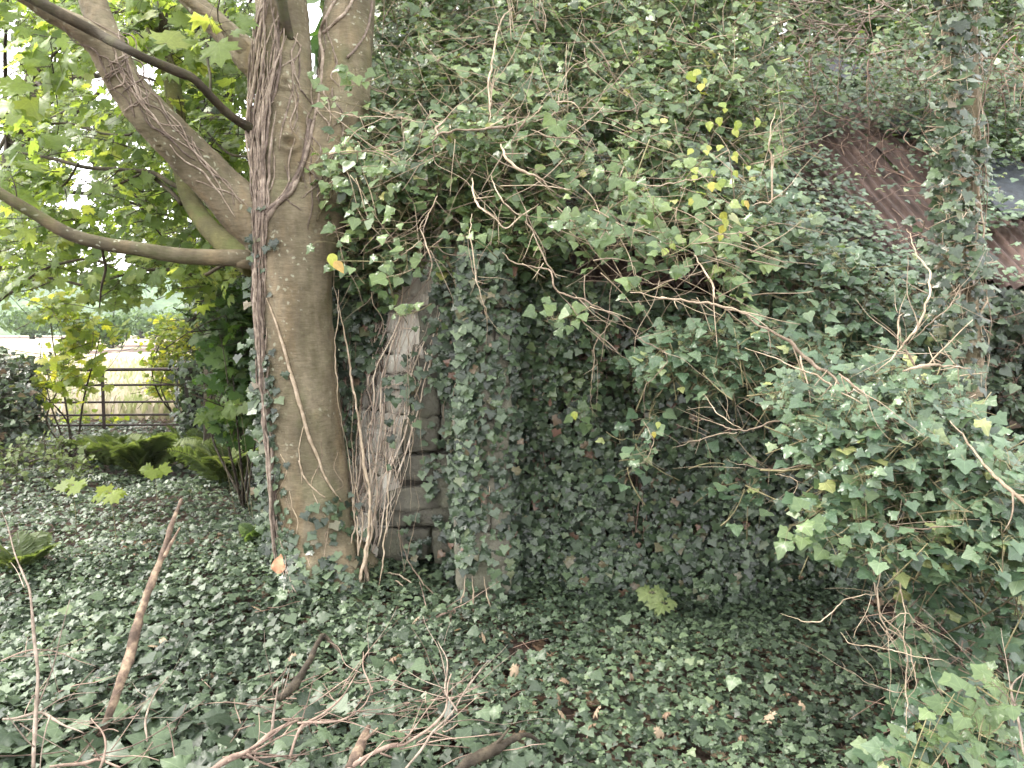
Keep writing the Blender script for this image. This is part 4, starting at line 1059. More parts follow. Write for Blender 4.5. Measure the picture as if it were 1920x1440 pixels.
# traced and random woody stems of the bush
s_ = Buf()
tr = [
 ([(812, 300, 3.6), (815, 262, 3.5), (850, 248, 3.45), (900, 243, 3.45), (950, 240, 3.5), (990, 220, 3.6)], [5, 7, 7, 8, 6]),
 ([(815, 262, 3.5), (820, 235, 3.6), (835, 225, 3.7)], [7, 8, 6]),
 ([(957, 300, 3.5), (965, 260, 3.4), (985, 225, 3.35), (995, 205, 3.4)], [3, 4, 4]),
 ([(1000, 245, 3.4), (1030, 258, 3.35), (1080, 258, 3.3), (1120, 270, 3.3)], [5, 4, 3]),
 ([(990, 222, 3.4), (1030, 195, 3.35), (1070, 190, 3.35), (1095, 215, 3.35), (1100, 240, 3.35)], [5, 5, 4]),
 ([(1000, 225, 3.4), (1040, 215, 3.5), (1050, 180, 3.55), (1065, 165, 3.6)], [5, 6, 6, 4]),
 ([(885, 335, 3.6), (893, 380, 3.45), (925, 410, 3.4), (950, 430, 3.4), (985, 400, 3.45), (1010, 380, 3.5)], [7, 8, 6, 5, 4]),
 ([(920, 330, 3.5), (940, 370, 3.4), (975, 405, 3.4), (1000, 395, 3.4)], [4, 5, 4]),
 ([(885, 400, 3.5), (882, 450, 3.45), (892, 510, 3.45), (905, 570, 3.5), (915, 600, 3.6)], [4, 4, 4, 3]),
 ([(875, 440, 3.5), (885, 500, 3.5), (900, 540, 3.55)], [3, 4, 3]),
 ([(800, 400, 3.6), (790, 440, 3.55), (808, 490, 3.5), (800, 530, 3.55)], [4, 5, 4]),
 ([(790, 445, 3.55), (760, 470, 3.6), (735, 495, 3.7)], [4, 3, 3]),
 ([(820, 370, 3.6), (800, 410, 3.55), (792, 440, 3.55)], [4, 4, 4]),
 ([(940, 470, 3.35), (975, 495, 3.3), (1025, 507, 3.25), (1045, 545, 3.2), (1090, 560, 3.15), (1150, 590, 3.15), (1200, 630, 3.2), (1250, 665, 3.2), (1245, 690, 3.2), (1212, 730, 3.25), (1208, 790, 3.3)], [5, 6, 6, 6, 6, 5, 5, 4, 4, 3]),
 ([(985, 390, 3.4), (1000, 440, 3.35), (1020, 480, 3.3), (1045, 520, 3.25)], [4, 5, 5]),
 ([(1045, 545, 3.2), (1095, 600, 3.2), (1150, 650, 3.25), (1180, 680, 3.3)], [4, 4, 3]),
 ([(1150, 595, 3.2), (1120, 640, 3.3), (1110, 700, 3.4), (1112, 780, 3.6)], [3, 3, 2]),
 ([(1180, 550, 3.2), (1260, 560, 3.1), (1340, 570, 3.05), (1400, 590, 3.0), (1460, 630, 3.0)], [5, 7, 9, 9, 6]),
 ([(1300, 480, 3.3), (1330, 520, 3.2), (1345, 560, 3.1)], [5, 6, 7]),
 ([(1195, 345, 3.4), (1230, 350, 3.35), (1290, 340, 3.35), (1350, 330, 3.4)], [4, 5, 4]),
 ([(1410, 390, 3.4), (1450, 370, 3.4), (1450, 300, 3.4), (1440, 260, 3.4), (1460, 200, 3.45)], [4, 6, 6, 5, 3]),
 ([(1455, 310, 3.4), (1470, 280, 3.4), (1462, 230, 3.45)], [4, 5, 3]),
 ([(700, 205, 4.0), (760, 225, 3.9), (800, 230, 3.8)], [3, 3, 2]),
 ([(600, 210, 4.1), (680, 220, 4.0), (770, 220, 3.9)], [3, 3, 3]),
 ([(915, 230, 3.7), (920, 150, 3.9), (930, 60, 4.1), (960, 10, 4.3)], [6, 7, 7, 5]),
 ([(940, 270, 3.6), (960, 310, 3.5), (1010, 330, 3.5), (1030, 350, 3.5)], [9, 10, 9, 6]),
]
def solo(lst, sd, nm, mat, par, tw, amp=.01):
    for k, (pth, w) in enumerate(lst):
        t_ = Buf(); air(pth, w, sd + k * 3, t_, amp, 9, 6, None, tw); t_.build(nm, mat, par)
solo(tr, 1, 'stem', M_pale, bu, 5)
n = 560
q = scat(polyB, n); d = bushdepth(q) + rs.rand(n) * .35 - .12
c0 = P(q[:, 0], q[:, 1], d); m_ = 12
dirs = norm(rv(n) * [1, .35, .9]); Ls = rs.uniform(.15, .5, n)
t = np.linspace(0, 1, m_)
path = c0[:, None] + dirs[:, None] * (Ls[:, None] * t[None])[..., None]
fq = path * 5
path = path + .045 * np.stack([vnoise(fq + np.arange(n)[:, None, None]), vnoise(fq + 40 + np.arange(n)[:, None, None]), vnoise(fq + 80 + np.arange(n)[:, None, None])], -1)
tubes(s_, path, (rs.uniform(.0012, .0036, n)[:, None] * np.linspace(1, .55, m_)[None]), 4)
n = 100
q = scat([(1040, 380), (1420, 380), (1460, 470), (1380, 580), (1060, 560)], n); c0 = P(q[:, 0], q[:, 1], 3.4 + .7 * rs.rand(n)); m_ = 12
dirs = norm(rv(n) * [1, .35, .45] + [.5, -.2, -.15]); Ls = rs.uniform(.15, .5, n)
t = np.linspace(0, 1, m_)
path = c0[:, None] + dirs[:, None] * (Ls[:, None] * t[None])[..., None]
fq = path * 5
path = path + .045 * np.stack([vnoise(fq + np.arange(n)[:, None, None]), vnoise(fq + 40 + np.arange(n)[:, None, None]), vnoise(fq + 80 + np.arange(n)[:, None, None])], -1)
tubes(s_, path, (rs.uniform(.0012, .0034, n)[:, None] * np.linspace(1, .55, m_)[None]), 4)
s_.build('stem_tangle', M_pale, bu)['kind'] = 'stuff'

# ------------------------------------------------------------------ ivy spray reaching down to the right
sp = thing('ivy_spray', 'leafy ivy boughs sprawling from the eave down to the right edge', 'bush', (2.0, 3.2, .8))
b, s_ = Buf(), Buf()
def region(poly, n, d0, d1, k, size, T, gap=-.4, out=(-.2, -.6, .45), tgt=None, sb_=None, **kw):
    q = scat(poly, n)
    g = vnoise(np.column_stack([q / 48., np.full(len(q), 12. + n)]))
    q = q[g > gap]
    # depth runs along the diagonal, nearer at lower right
    s = np.clip(((q[:, 0] - 1050) / 870 * .6 + (q[:, 1] - 430) / 650 * .4), 0, 1)
    d = d0 + (d1 - d0) * s + rs.rand(len(q)) * .4 + .1 * fbm(np.column_stack([q / 80., np.full(len(q), 3.)]), 2)
    cen = P(q[:, 0], q[:, 1], d)
    spray(tgt or b, sb_ or s_, cen, rv(len(q)) * .7 + list(out), k, size, T, .09, .003, .8, .45, droop=.4, twl=.22, **kw)
region([(1360, 330), (1460, 330), (1530, 430), (1650, 510), (1760, 560), (1760, 640), (1560, 660), (1400, 610), (1400, 540), (1440, 440)], 330, 3.9, 3.2, 7, .058, IVY3)
region([(1300, 590), (1480, 600), (1660, 660), (1560, 760), (1400, 720), (1280, 690), (1160, 790), (1170, 700)], 200, 3.6, 3.0, 7, .056, IVY3)
region([(1480, 640), (1640, 650), (1800, 750), (1930, 890), (1990, 1000), (1990, 1130), (1880, 1100), (1780, 1020), (1640, 980), (1560, 890), (1490, 800), (1460, 740)], 430, 3.3, 2.45, 7, .052, IVY, gap=-.42)
region([(1460, 960), (1620, 930), (1760, 990), (1900, 1050), (1800, 1060), (1600, 1020), (1500, 1010)], 46, 3.2, 2.4, 6, .056, IVY, gap=-.7, tgt=None)
region([(1350, 860), (1420, 880), (1440, 930), (1380, 920)], 8, 3.3, 3.0, 4, .06, IVY3, gap=-2)
region([(1170, 790), (1230, 770), (1240, 880), (1170, 880)], 12, 3.6, 3.4, 4, .06, IVY3, gap=-2)
b.build('foliage', M_spray, sp); s_.build('twig', M_greentwig, sp)
b, s_ = Buf(), Buf()
for (x_, y_) in ((1480, 985), (1510, 960), (1540, 1010), (1600, 930), (1620, 965), (1800, 1000), (1850, 1010), (1880, 1040), (1900, 980), (1830, 960), (1890, 1080), (1740, 985), (1560, 900)):
    spray(b, s_, P(np.array([x_]), np.array([y_]), 2.6 + .25 * rs.rand()), np.array([[-.6, -.4, .1]]), 6, .062, IVY, .07, .003, .6, .7, droop=.4, twl=.2, rlo=.1)
b.build('tip_foliage', M_fresh, sp); s_.build('tip_twig', M_greentwig, sp)['kind'] = 'stuff'
s_ = Buf()
tr = [
 ([(1400, 590, 3.2), (1470, 635, 3.15), (1530, 685, 3.1), (1600, 740, 3.0)], [9, 14, 14, 10]),
 ([(1395, 655, 3.1), (1480, 685, 3.0), (1545, 715, 2.95), (1620, 760, 2.9), (1700, 800, 2.8)], [4, 6, 6, 5]),
 ([(1575, 697, 2.8), (1600, 720, 2.75), (1625, 745, 2.7)], [8, 8, 6]),
 ([(1690, 700, 2.8), (1715, 690, 2.8), (1750, 686, 2.85), (1790, 688, 2.9), (1818, 690, 2.95)], [12, 14, 9, 8, 8]),
 ([(1720, 688, 2.8), (1705, 665, 2.8), (1690, 655, 2.8)], [8, 6, 5]),
 ([(1640, 700, 2.8), (1700, 640, 2.8), (1738, 570, 2.85), (1742, 515, 2.9), (1720, 470, 3.0), (1700, 430, 3.1)], [6, 8, 7, 6, 4]),
 ([(1700, 640, 2.8), (1750, 600, 2.8), (1785, 570, 2.85), (1795, 550, 2.9), (1770, 548, 3.0)], [4, 4, 4, 3]),
 ([(1685, 650, 2.8), (1690, 600, 2.85), (1700, 585, 2.9)], [7, 5, 3]),
 ([(1780, 790, 2.7), (1830, 850, 2.6), (1870, 895, 2.5), (1920, 945, 2.4), (1990, 1000, 2.3)], [7, 8, 12, 13, 13]),
 ([(1500, 780, 3.0), (1450, 790, 3.05), (1390, 805, 3.1), (1330, 790, 3.2), (1290, 782, 3.3)], [7, 6, 5, 4, 3]),
 ([(1390, 805, 3.1), (1350, 780, 3.15), (1320, 740, 3.2)], [3, 4, 3]),
 ([(1380, 808, 3.1), (1310, 825, 3.2), (1260, 840, 3.3)], [4, 3, 2]),
 ([(1520, 750, 3.0), (1450, 765, 3.1), (1380, 745, 3.2)], [4, 3, 2]),
 ([(1560, 865, 2.95), (1500, 875, 3.0), (1450, 885, 3.1), (1400, 870, 3.15), (1365, 860, 3.2)], [5, 5, 4, 3]),
 ([(1450, 885, 3.1), (1490, 900, 3.0), (1480, 930, 3.0), (1440, 940, 3.0)], [3, 3, 2]),
 ([(1530, 980, 2.9), (1600, 970, 2.8), (1680, 985, 2.7), (1740, 990, 2.6), (1800, 985, 2.5)], [4, 6, 7, 6, 5]),
 ([(1590, 870, 2.9), (1650, 905, 2.8), (1700, 940, 2.7), (1760, 1000, 2.6)], [5, 5, 4]),
 ([(1208, 790, 3.3), (1225, 830, 3.3), (1205, 870, 3.4)], [3, 3, 2]),
]
solo(tr, 300, 'stem', M_pale, sp, 6)
# hanging dry twigs under the spray
hg = thing('hanging_twigs', 'bunch of bare dry twigs hanging below the right ivy boughs', 'twig', P(1660, 1340, 2.6))
s_ = Buf()
tr = [
 ([(1635, 985, 2.7), (1640, 1060, 2.68), (1648, 1130, 2.65), (1655, 1170, 2.62), (1690, 1200, 2.6), (1715, 1250, 2.55), (1718, 1290, 2.5), (1700, 1320, 2.5)], [5, 6, 6, 6, 5, 4, 3]),
 ([(1655, 1000, 2.7), (1648, 1080, 2.66), (1650, 1150, 2.62), (1680, 1190, 2.6), (1695, 1220, 2.58), (1702, 1300, 2.55), (1697, 1375, 2.5)], [4, 5, 5, 5, 4, 4]),
 ([(1650, 1110, 2.62), (1600, 1112, 2.65), (1565, 1140, 2.7), (1530, 1162, 2.72), (1490, 1158, 2.75), (1465, 1150, 2.8)], [3, 4, 4, 4, 2]),
 ([(1640, 1165, 2.62), (1660, 1190, 2.6), (1675, 1200, 2.6)], [4, 5, 4]),
 ([(1620, 1140, 2.65), (1630, 1165, 2.62), (1665, 1200, 2.6)], [3, 4, 3]),
 ([(1575, 1185, 2.7), (1600, 1210, 2.65), (1670, 1215, 2.6), (1730, 1230, 2.55), (1780, 1238, 2.5)], [3, 4, 4, 3]),
 ([(1700, 1300, 2.55), (1660, 1295, 2.6), (1620, 1275, 2.6), (1580, 1250, 2.65)], [3, 3, 2]),
 ([(1660, 1170, 2.6), (1700, 1150, 2.55), (1720, 1175, 2.55), (1745, 1172, 2.5)], [3, 3, 2]),
 ([(1680, 1000, 2.7), (1685, 1080, 2.65), (1695, 1160, 2.6), (1700, 1230, 2.55)], [3, 4, 4, 3]),
 ([(1600, 1040, 2.7), (1650, 1045, 2.66), (1680, 1050, 2.64)], [2, 4, 2]),
 ([(1605, 1070, 2.7), (1655, 1040, 2.66), (1690, 1010, 2.64)], [2, 4, 2]),
]
solo(tr, 500, 'twig', M_pale, hg, 5, .012)

# ------------------------------------------------------------------ ivy-clad thin tree on the right
it = thing('ivy_clad_tree', 'slim upright tree wrapped in ivy at the right edge before the roof', 'tree', (2.05, 3.5, 0))
rows = [(1815, 1100, 3.45, 62), (1812, 950, 3.45, 58), (1812, 800, 3.45, 56), (1806, 600, 3.45, 54), (1806, 400, 3.46, 54), (1806, 200, 3.48, 56), (1802, 0, 3.5, 56), (1800, -200, 3.6, 50), (1800, -400, 3.7, 46)]
b = Buf(); limb(b, pl(rows), 60, 16, .012, 3, 77, .08); b.build('trunk', M_bark, it)
s_ = Buf()
for k in range(30):
    o = rs.uniform(-42, 42); y0 = rs.uniform(-60, 700); y1 = y0 + rs.uniform(150, 500)
    ys_ = np.linspace(y0, min(1080, y1), 7); d = 3.44 - .06 * math.sqrt(max(0, 1 - (o / 45) ** 2))
    air([(1808 + o + rs.uniform(-9, 9), y, d) for y in ys_], [3, rs.uniform(3, 8), 4], 600 + k, s_, .012, 7, 5, 30)
s_.build('climbing_stem', M_pale, it)
b, s2 = Buf(), Buf()
n = 430
py = rs.uniform(-120, 760, n); wdt = np.interp(py, [-120, 0, 200, 300, 450, 560, 700, 760], [56, 50, 36, 58, 62, 50, 40, 40])
px = 1808 + rs.normal(0, .44, n) * wdt
core_ = (np.abs(px - 1810) < 26) & (rs.rand(n) < .55)
px, py = px[~core_], py[~core_]; n = len(px)
cen = P(px, py, 3.36 + .12 * rs.randn(n))
out = np.column_stack([np.sign(px - 1808) * rs.rand(n), -rs.rand(n) - .2, rs.uniform(-.2, .4, n)])
spray(b, s2, cen, out, 5, .048, IVY, .055, .0025, .55, .6, droop=.7, twl=.12)
b.build('foliage', M_wallivy, it); s2.build('twig', M_pale, it)
# dark ivy beyond it at the picture's right side
rb = thing('ivy_thicket', 'dark ivy thicket right of the slim ivy-clad tree', 'ivy', (3, 4.4, 0))
b, s_ = Buf(), Buf()
q = scat([(1690, 545), (2080, 530), (2080, 1150), (1700, 1120), (1720, 800)], 420)
spray(b, s_, P(q[:, 0], q[:, 1], rs.uniform(4.1, 4.6, len(q))), rv(len(q)) * .7 + [0, -.7, .3], 7, .062, IVY3, .09, .003, .7, .5, droop=.5)
b.build('foliage', M_wallivy, rb); s_.build('twig', M_redtwig, rb)

# ------------------------------------------------------------------ lower right corner cluster
lc = thing('ivy_clump', 'large fresh green ivy leaves in the lower right corner', 'ivy', G(1830, 1400)[0])
b, s_ = Buf(), Buf()
q = np.array([(1790, 1300), (1830, 1290), (1770, 1330), (1850, 1330), (1810, 1350), (1880, 1280), (1900, 1330), (1760, 1290), (1840, 1380), (1900, 1400), (1780, 1390), (1850, 1250), (1740, 1340)])
spray(b, s_, P(q[:, 0], q[:, 1], 2.0 + .25 * rs.rand(len(q))), rv(len(q)) * .5 + [-.2, -.4, .6], 5, .050, IVY, .07, .003, .8, .5, droop=.3, rlo=.1)
b.build('fresh_foliage', M_fresh, lc); s_.build('stem', M_greentwig, lc)
b, s_ = Buf(), Buf()
q = scat([(1700, 1040), (1960, 1060), (1960, 1440), (1640, 1440), (1720, 1250)], 150)
spray(b, s_, P(q[:, 0], q[:, 1], np.interp(q[:, 1], [1040, 1440], [3.0, 2.35]) + .2 * rs.rand(len(q))), rv(len(q)) * .6 + [-.2, -.3, .6], 6, .06, IVY, .08, .0025, .9, .4, droop=.2)
b.build('foliage', M_spray, lc); s_.build('twig', M_redtwig, lc)

# ------------------------------------------------------------------ ground ivy
b = Buf()
def gpatch(n, xr, yr, pw, s0, s1, T, lift=.03):
    x = rs.uniform(*xr, n); y = yr[0] + (yr[1] - yr[0]) * rs.rand(n) ** pw
    ok = np.abs(x) < y * .78 + .5
    x, y = x[ok], y[ok]
    g = fbm(np.column_stack([x * 1.4, y * 1.4, np.full(len(x), 7.)]), 3)
    bareL = np.exp(-(((x + .75) / .35) ** 2 + ((y - 3.95) / .14) ** 2)) + .8 * np.exp(-(((x - .1) / .45) ** 2 + ((y - 2.95) / .09) ** 2)) + .6 * np.exp(-(((x + .9) / .5) ** 2 + ((y - 3.35) / .10) ** 2))
    ok = (g > -.80 + 0 * x) & (rs.rand(len(x)) > bareL * .5) & ~((y > YW - .1) & (x > -.3))
    x, y, g = x[ok], y[ok], g[ok]; n = len(x)
    mound = .05 * (.5 + .5 * vnoise(np.column_stack([x * 3, y * 3, np.full(n, 2.)])))
    z = gz(x, y) + lift + mound + rs.rand(n) * .075
    tilt = rv(n) * .55
    leaves(b, T, np.column_stack([x, y, z]), np.array([0, -.15, 1.]) + tilt, rv(n) * [1, 1, .15] + [0, -.5, -.1], (s0 + (s1 - s0) * rs.rand(n) ** 1.5 * 1.15) * (1 + .35 * np.clip(-x - .2, 0, 1) * (y < 4.2)), np.clip(rs.rand(n) * .9 + .2 * g, 0, .99))
gpatch(42000, (-3.2, 3.2), (2.2, 4.75), 1.0, .017, .037, IVY)
gpatch(17000, (-6.5, -.4), (4.3, 8.0), 1.0, .025, .052, IVY3)
gpatch(9000, (-8.5, -1.2), (7.5, 12.5), 1.0, .04, .08, IVYs)
gpatch(420, (-2.4, .1), (2.15, 2.95), 1.0, .05, .075, IVY, .07)
gpatch(260, (-2.8, 2.8), (2.3, 4.4), 1.0, .045, .065, IVY3, .08)
gi = tag(b.build('ground_ivy', M_groundivy), 'carpet of small glossy ivy leaves covering the woodland floor', 'ground cover', kind='stuff')
# leaf litter
b = Buf(); n = 2600
x = rs.uniform(-3, 3, n); y = rs.uniform(2.2, 6, n)
leaves(b, SYCs, np.column_stack([x, y, gz(x, y) + .012 + .02 * rs.rand(n)]), np.array([0, 0, 1.]) + rv(n) * .35, rv(n) * [1, 1, .1], rs.uniform(.03, .07, n))
tag(b.build('leaf_litter', M_dead), 'brown leaf litter showing in gaps between the ground ivy', 'leaf litter', kind='stuff')
b = Buf(); n = 420
q = np.column_stack([rs.uniform(0, 1750, n), rs.uniform(1130, 1440, n)]); g0 = G(q[:, 0], q[:, 1], .05)
ang = rs.rand(n) * 6.28; Ls = rs.uniform(.05, .3, n); m_ = 7
t = np.linspace(-.5, .5, m_)
path = g0[:, None] + (np.stack([np.cos(ang), np.sin(ang), rs.uniform(-.12, .25, n)], -1) * Ls[:, None])[:, None] * t[None, :, None]
path = path + .018 * np.stack([vnoise(path * 9 + np.arange(n)[:, None, None]), vnoise(path * 9 + 30), vnoise(path * 9 + 60 + np.arange(n)[:, None, None])], -1)
tubes(b, path, rs.uniform(.0009, .0025, n)[:, None] * np.ones((1, m_)), 4)
tag(b.build('twig_litter', M_redtwig), 'fine brown twigs scattered through the ground ivy', 'twigs', kind='stuff')

# individual fallen leaves
fb = Buf(); v0, f0 = SYC
proto = None
spots = [(733, 1235), (1043, 1302), (1062, 1278), (1114, 1357), (1385, 1384), (1312, 1186), (1250, 1335), (1180, 1265), (1478, 1302), (1200, 1222), (1345, 1092), (780, 1160), (752, 1228), (1118, 1330), (962, 1250), (290, 1212), (545, 1230), (300, 1200), (1230, 1370), (1700, 1250), (1005, 1335), (1140, 1100), (1270, 1085), (1052, 1340), (1440, 1340), (860, 1180), (905, 1195), (1500, 1325), (480, 1140), (1090, 1045)]
gp = G([s[0] for s in spots], [s[1] for s in spots], .13)
for k, (x_, y_, z_) in enumerate(gp):
    if proto is None or k in (10, 20):
        fb = Buf(); leaves(fb, SYC, np.zeros((1, 3)), np.array([[.1, -.3, 1.]]), np.array([[1., .2, 0]]), .055, [(.55, .8, .92)[k // 10]]); me_ = fb.mesh('fallen_leaf', M_dead); proto = me_
    o = bpy.data.objects.new('fallen_leaf', proto); C.objects.link(o)
    o.location = (x_, y_, z_); o.rotation_euler = (rs.uniform(-.4, .5), rs.uniform(-.4, .4), rs.rand() * 6.28); o.scale = (rs.uniform(.35, .75), rs.uniform(.35, .65), 1.2 * rs.uniform(.6, 1.6))
    tag(o, 'dry brown fallen leaf lying on the ground ivy', 'fallen leaf', 'fallen leaves on the ground ivy')

# ------------------------------------------------------------------ foreground dead wood
def stick(name, label, cat, path, w, mat=M_pale, amp=.008, freq=8, sides=9, twigs=0, seed=0, group=None):
    b = Buf(); pts = []
    for (x, y, h) in path:
        pts.append(G(x, y, 0)[0] if h is None else P(x, y, h))
    loc = np.array(pts[0])
    s = spline(np.array(pts), max(24, len(pts) * 9)); s = wig(s, amp, freq, seed)
    w = np.asarray(w, float) * .8; w = np.concatenate([w, [w[-1] * .6]]); rr = np.interp(np.linspace(0, 1, len(s)), np.linspace(0, 1, len(w)), w) * .5 * s[:, 1] / FPX
    bb_ = Buf(); tubes(bb_, s, rr[None], sides, [.6])
    c = np.concatenate([np.repeat(s, sides, 0), s[:1], s[-1:]]); v = bb_.v[0]
    v = c + (v - c) * (1 + .28 * fbm(v * 28 + seed, 3))[:, None]
    b.add(v, bb_.f[0], bb_.a[0])
    for k in range(twigs):
        i = rs.randint(3, len(s) - 3); dv = rv(1)[0] * [1, .6, .8] + norm(s[min(i + 2, len(s) - 1)] - s[i]) * .7
        L_ = rs.uniform(.08, .3); t = np.linspace(0, 1, 10)[:, None]
        p = wig(s[i] + dv * L_ * t, .025, 6, seed + k)
        p[:, 2] = np.maximum(p[:, 2], gz(p[:, 0], p[:, 1]) + .03)
        tubes(b, p, (rr[i] * .5 * np.linspace(1, .35, 10))[None], 5, [rs.rand()])
    o = b.build(name, mat)
    me_ = o.data; vv = np.empty(len(me_.vertices) * 3, np.float32); me_.vertices.foreach_get('co', vv)
    me_.vertices.foreach_set('co', (vv.reshape(-1, 3) - loc.astype(np.float32)).ravel()); me_.update(); o.location = loc
    return tag(o, label, cat, group)
M_stickbark = stemmat('peeling dead bark', (.055, .042, .034), (.13, .095, .075), (.36, .28, .20), 16)
stick('dead_branch', 'thick broken dead branch leaning upright out of the left ground ivy', 'branch',
      [(186, 1378, 2.75), (215, 1318, 2.78), (236, 1245, 2.85), (252, 1190, 2.92), (275, 1115, 3.0), (300, 1050, 3.1), (320, 990, 3.2), (340, 935, 3.3)], [16, 19, 24, 21, 19, 17, 14, 10], M_stickbark, .007, 6, 12, 0, 3)
stick('dead_branch', 'short snapped fork splitting off the leaning left dead branch', 'branch',
      [(308, 1045, 3.08), (322, 1018, 3.12), (338, 990, 3.16)], [9, 11, 7], M_stickbark, .004, 6, 8, 0, 4)
stick('dead_branch', 'dark broken log stub at the bottom edge right of centre', 'branch',
      [(862, 1450, 2.35), (890, 1425, 2.4), (940, 1395, 2.5), (985, 1378, 2.58), (1012, 1392, 2.6)], [34, 32, 28, 24, 12], M_twigdark, .008, 6, 12, 2, 5)
stick('dead_branch', 'mossy dark branch slanting through the ivy below the sycamore', 'branch',
      [(520, 1310, 2.9), (545, 1290, 2.95), (575, 1245, 3.05), (600, 1200, 3.2), (612, 1195, 3.25), (640, 1230, 3.15)], [18, 20, 16, 13, 12, 8], M_twigdark, .008, 6, 8, 0, 6)
stick('dead_branch', 'reddish brown stub of wood at the bottom left of centre', 'branch',
      [(655, 1445, 2.35), (675, 1400, 2.45), (692, 1362, 2.55)], [26, 28, 20], M_stickbark, .006, 6, 10, 1, 7)
stick('dead_sapling', 'thin grey upright dead stem near the left edge', 'dead stem',
      [(62, 1440, 2.4), (66, 1340, 2.5), (70, 1240, 2.6), (58, 1120, 2.7), (46, 1080, 2.75), (20, 1010, 2.85), (0, 960, 2.9)], [9, 9, 8, 7, 5, 3], M_vine, .008, 6, 6, 5, 8)
tws = [
 ('pale twig bundle arching along the bottom left corner', [(0, 1352, 2.5), (60, 1338, 2.52), (110, 1350, 2.5), (150, 1375, 2.45)], [5, 8, 8, 5], 4),
 ('curved pale twig rising from the bottom left edge', [(90, 1440, 2.35), (150, 1430, 2.4), (190, 1418, 2.4), (230, 1440, 2.35)], [6, 8, 8, 7], 3),
 ('long pale branch crossing the bottom below the sycamore', [(380, 1445, 2.35), (430, 1425, 2.4), (480, 1400, 2.45), (520, 1370, 2.5), (560, 1350, 2.55)], [13, 14, 13, 11, 9], 5),
 ('pale upright twig standing from the long bottom branch', [(505, 1385, 2.5), (512, 1340, 2.52), (522, 1290, 2.55)], [8, 8, 6], 3),
 ('slender forked twig right of the upright one', [(545, 1425, 2.4), (570, 1360, 2.5), (610, 1335, 2.55), (640, 1310, 2.6), (668, 1262, 2.7)], [6, 8, 7, 5, 3], 5),
 ('pale stick curving up to the right at bottom centre', [(650, 1440, 2.35), (720, 1400, 2.42), (770, 1390, 2.45), (815, 1350, 2.5), (835, 1310, 2.6), (850, 1260, 2.7)], [11, 11, 9, 7, 5, 4], 8),
 ('thin arching twig at the bottom near the log stub', [(760, 1440, 2.35), (800, 1380, 2.45), (850, 1330, 2.55), (880, 1280, 2.7), (915, 1238, 2.8)], [6, 6, 5, 4, 3], 6),
 ('short reddish twig left of the bottom stub', [(560, 1350, 2.5), (620, 1345, 2.5), (680, 1330, 2.52), (700, 1290, 2.6)], [6, 6, 5, 3], 5),
 ('wiry brown twig in the ivy between sycamore and stub', [(700, 1300, 2.7), (690, 1270, 2.75), (680, 1225, 2.85)], [4, 4, 3], 3),
 ('thin pale twig lying under the leaning branch', [(270, 1395, 2.45), (282, 1330, 2.6), (300, 1285, 2.7), (312, 1265, 2.75)], [4, 5, 4, 3], 2),
 ('crooked twig lying on the ivy in front of the pier', [(800, 1165, 3.75), (850, 1145, 3.85), (815, 1180, 3.7)], [5, 5, 3], 2),
 ('pale broken stick lying below the stone buttress', [(775, 1172, 3.8), (800, 1158, 3.85), (822, 1145, 3.9)], [7, 10, 7], 0),
 ('fine dry twig arch in front of the bottom log', [(860, 1330, 2.55), (835, 1290, 2.65), (840, 1240, 2.8), (820, 1200, 2.95)], [5, 5, 5, 3], 5),
 ('thin stems poking from the ivy at the bottom left', [(180, 1440, 2.35), (200, 1390, 2.42), (175, 1345, 2.5)], [6, 6, 4], 2),
 ('dry stem leaning over the ivy at far left', [(0, 1240, 2.7), (70, 1225, 2.75), (130, 1235, 2.8), (180, 1255, 2.8)], [3, 4, 3, 2], 3),
 ('bent pale twig at the right corner beside fresh leaves', [(1925, 1420, 2.0), (1905, 1350, 2.05), (1900, 1290, 2.1), (1925, 1255, 2.1)], [6, 6, 5, 4], 1),
]
for k, (lb, pth, w, tg) in enumerate(tws):
    stick('fallen_twig', lb, 'twig', pth, w, M_brush if k % 3 else M_vine, .016, 9, 7, tg + 2, 20 + k)
s_ = Buf()   # brushwood heap of fine twigs along the bottom
n = 80; q = np.column_stack([np.concatenate([rs.uniform(330, 900, 56), rs.uniform(0, 330, 24)]), rs.uniform(1280, 1445, n)])
g0 = G(q[:, 0], q[:, 1], .1); m_ = 9; ang = rs.normal(.5, .9, n); Ls = rs.uniform(.12, .5, n); t = np.linspace(-.5, .5, m_)
path = g0[:, None] + (np.stack([np.cos(ang), np.sin(ang) * .6, rs.uniform(-.1, .5, n)], -1) * Ls[:, None])[:, None] * t[None, :, None] + np.array([0, 0, .03])
path = path + .03 * np.stack([vnoise(path * 6 + np.arange(n)[:, None, None]), vnoise(path * 6 + 30 + np.arange(n)[:, None, None]), vnoise(path * 6 + 60 + np.arange(n)[:, None, None])], -1)
tubes(s_, path, rs.uniform(.0012, .0036, n)[:, None] * np.linspace(1, .6, m_)[None], 5)
tag(s_.build('brushwood', M_brush), 'loose pale brushwood twigs heaped along the bottom of the picture', 'brushwood', kind='stuff')

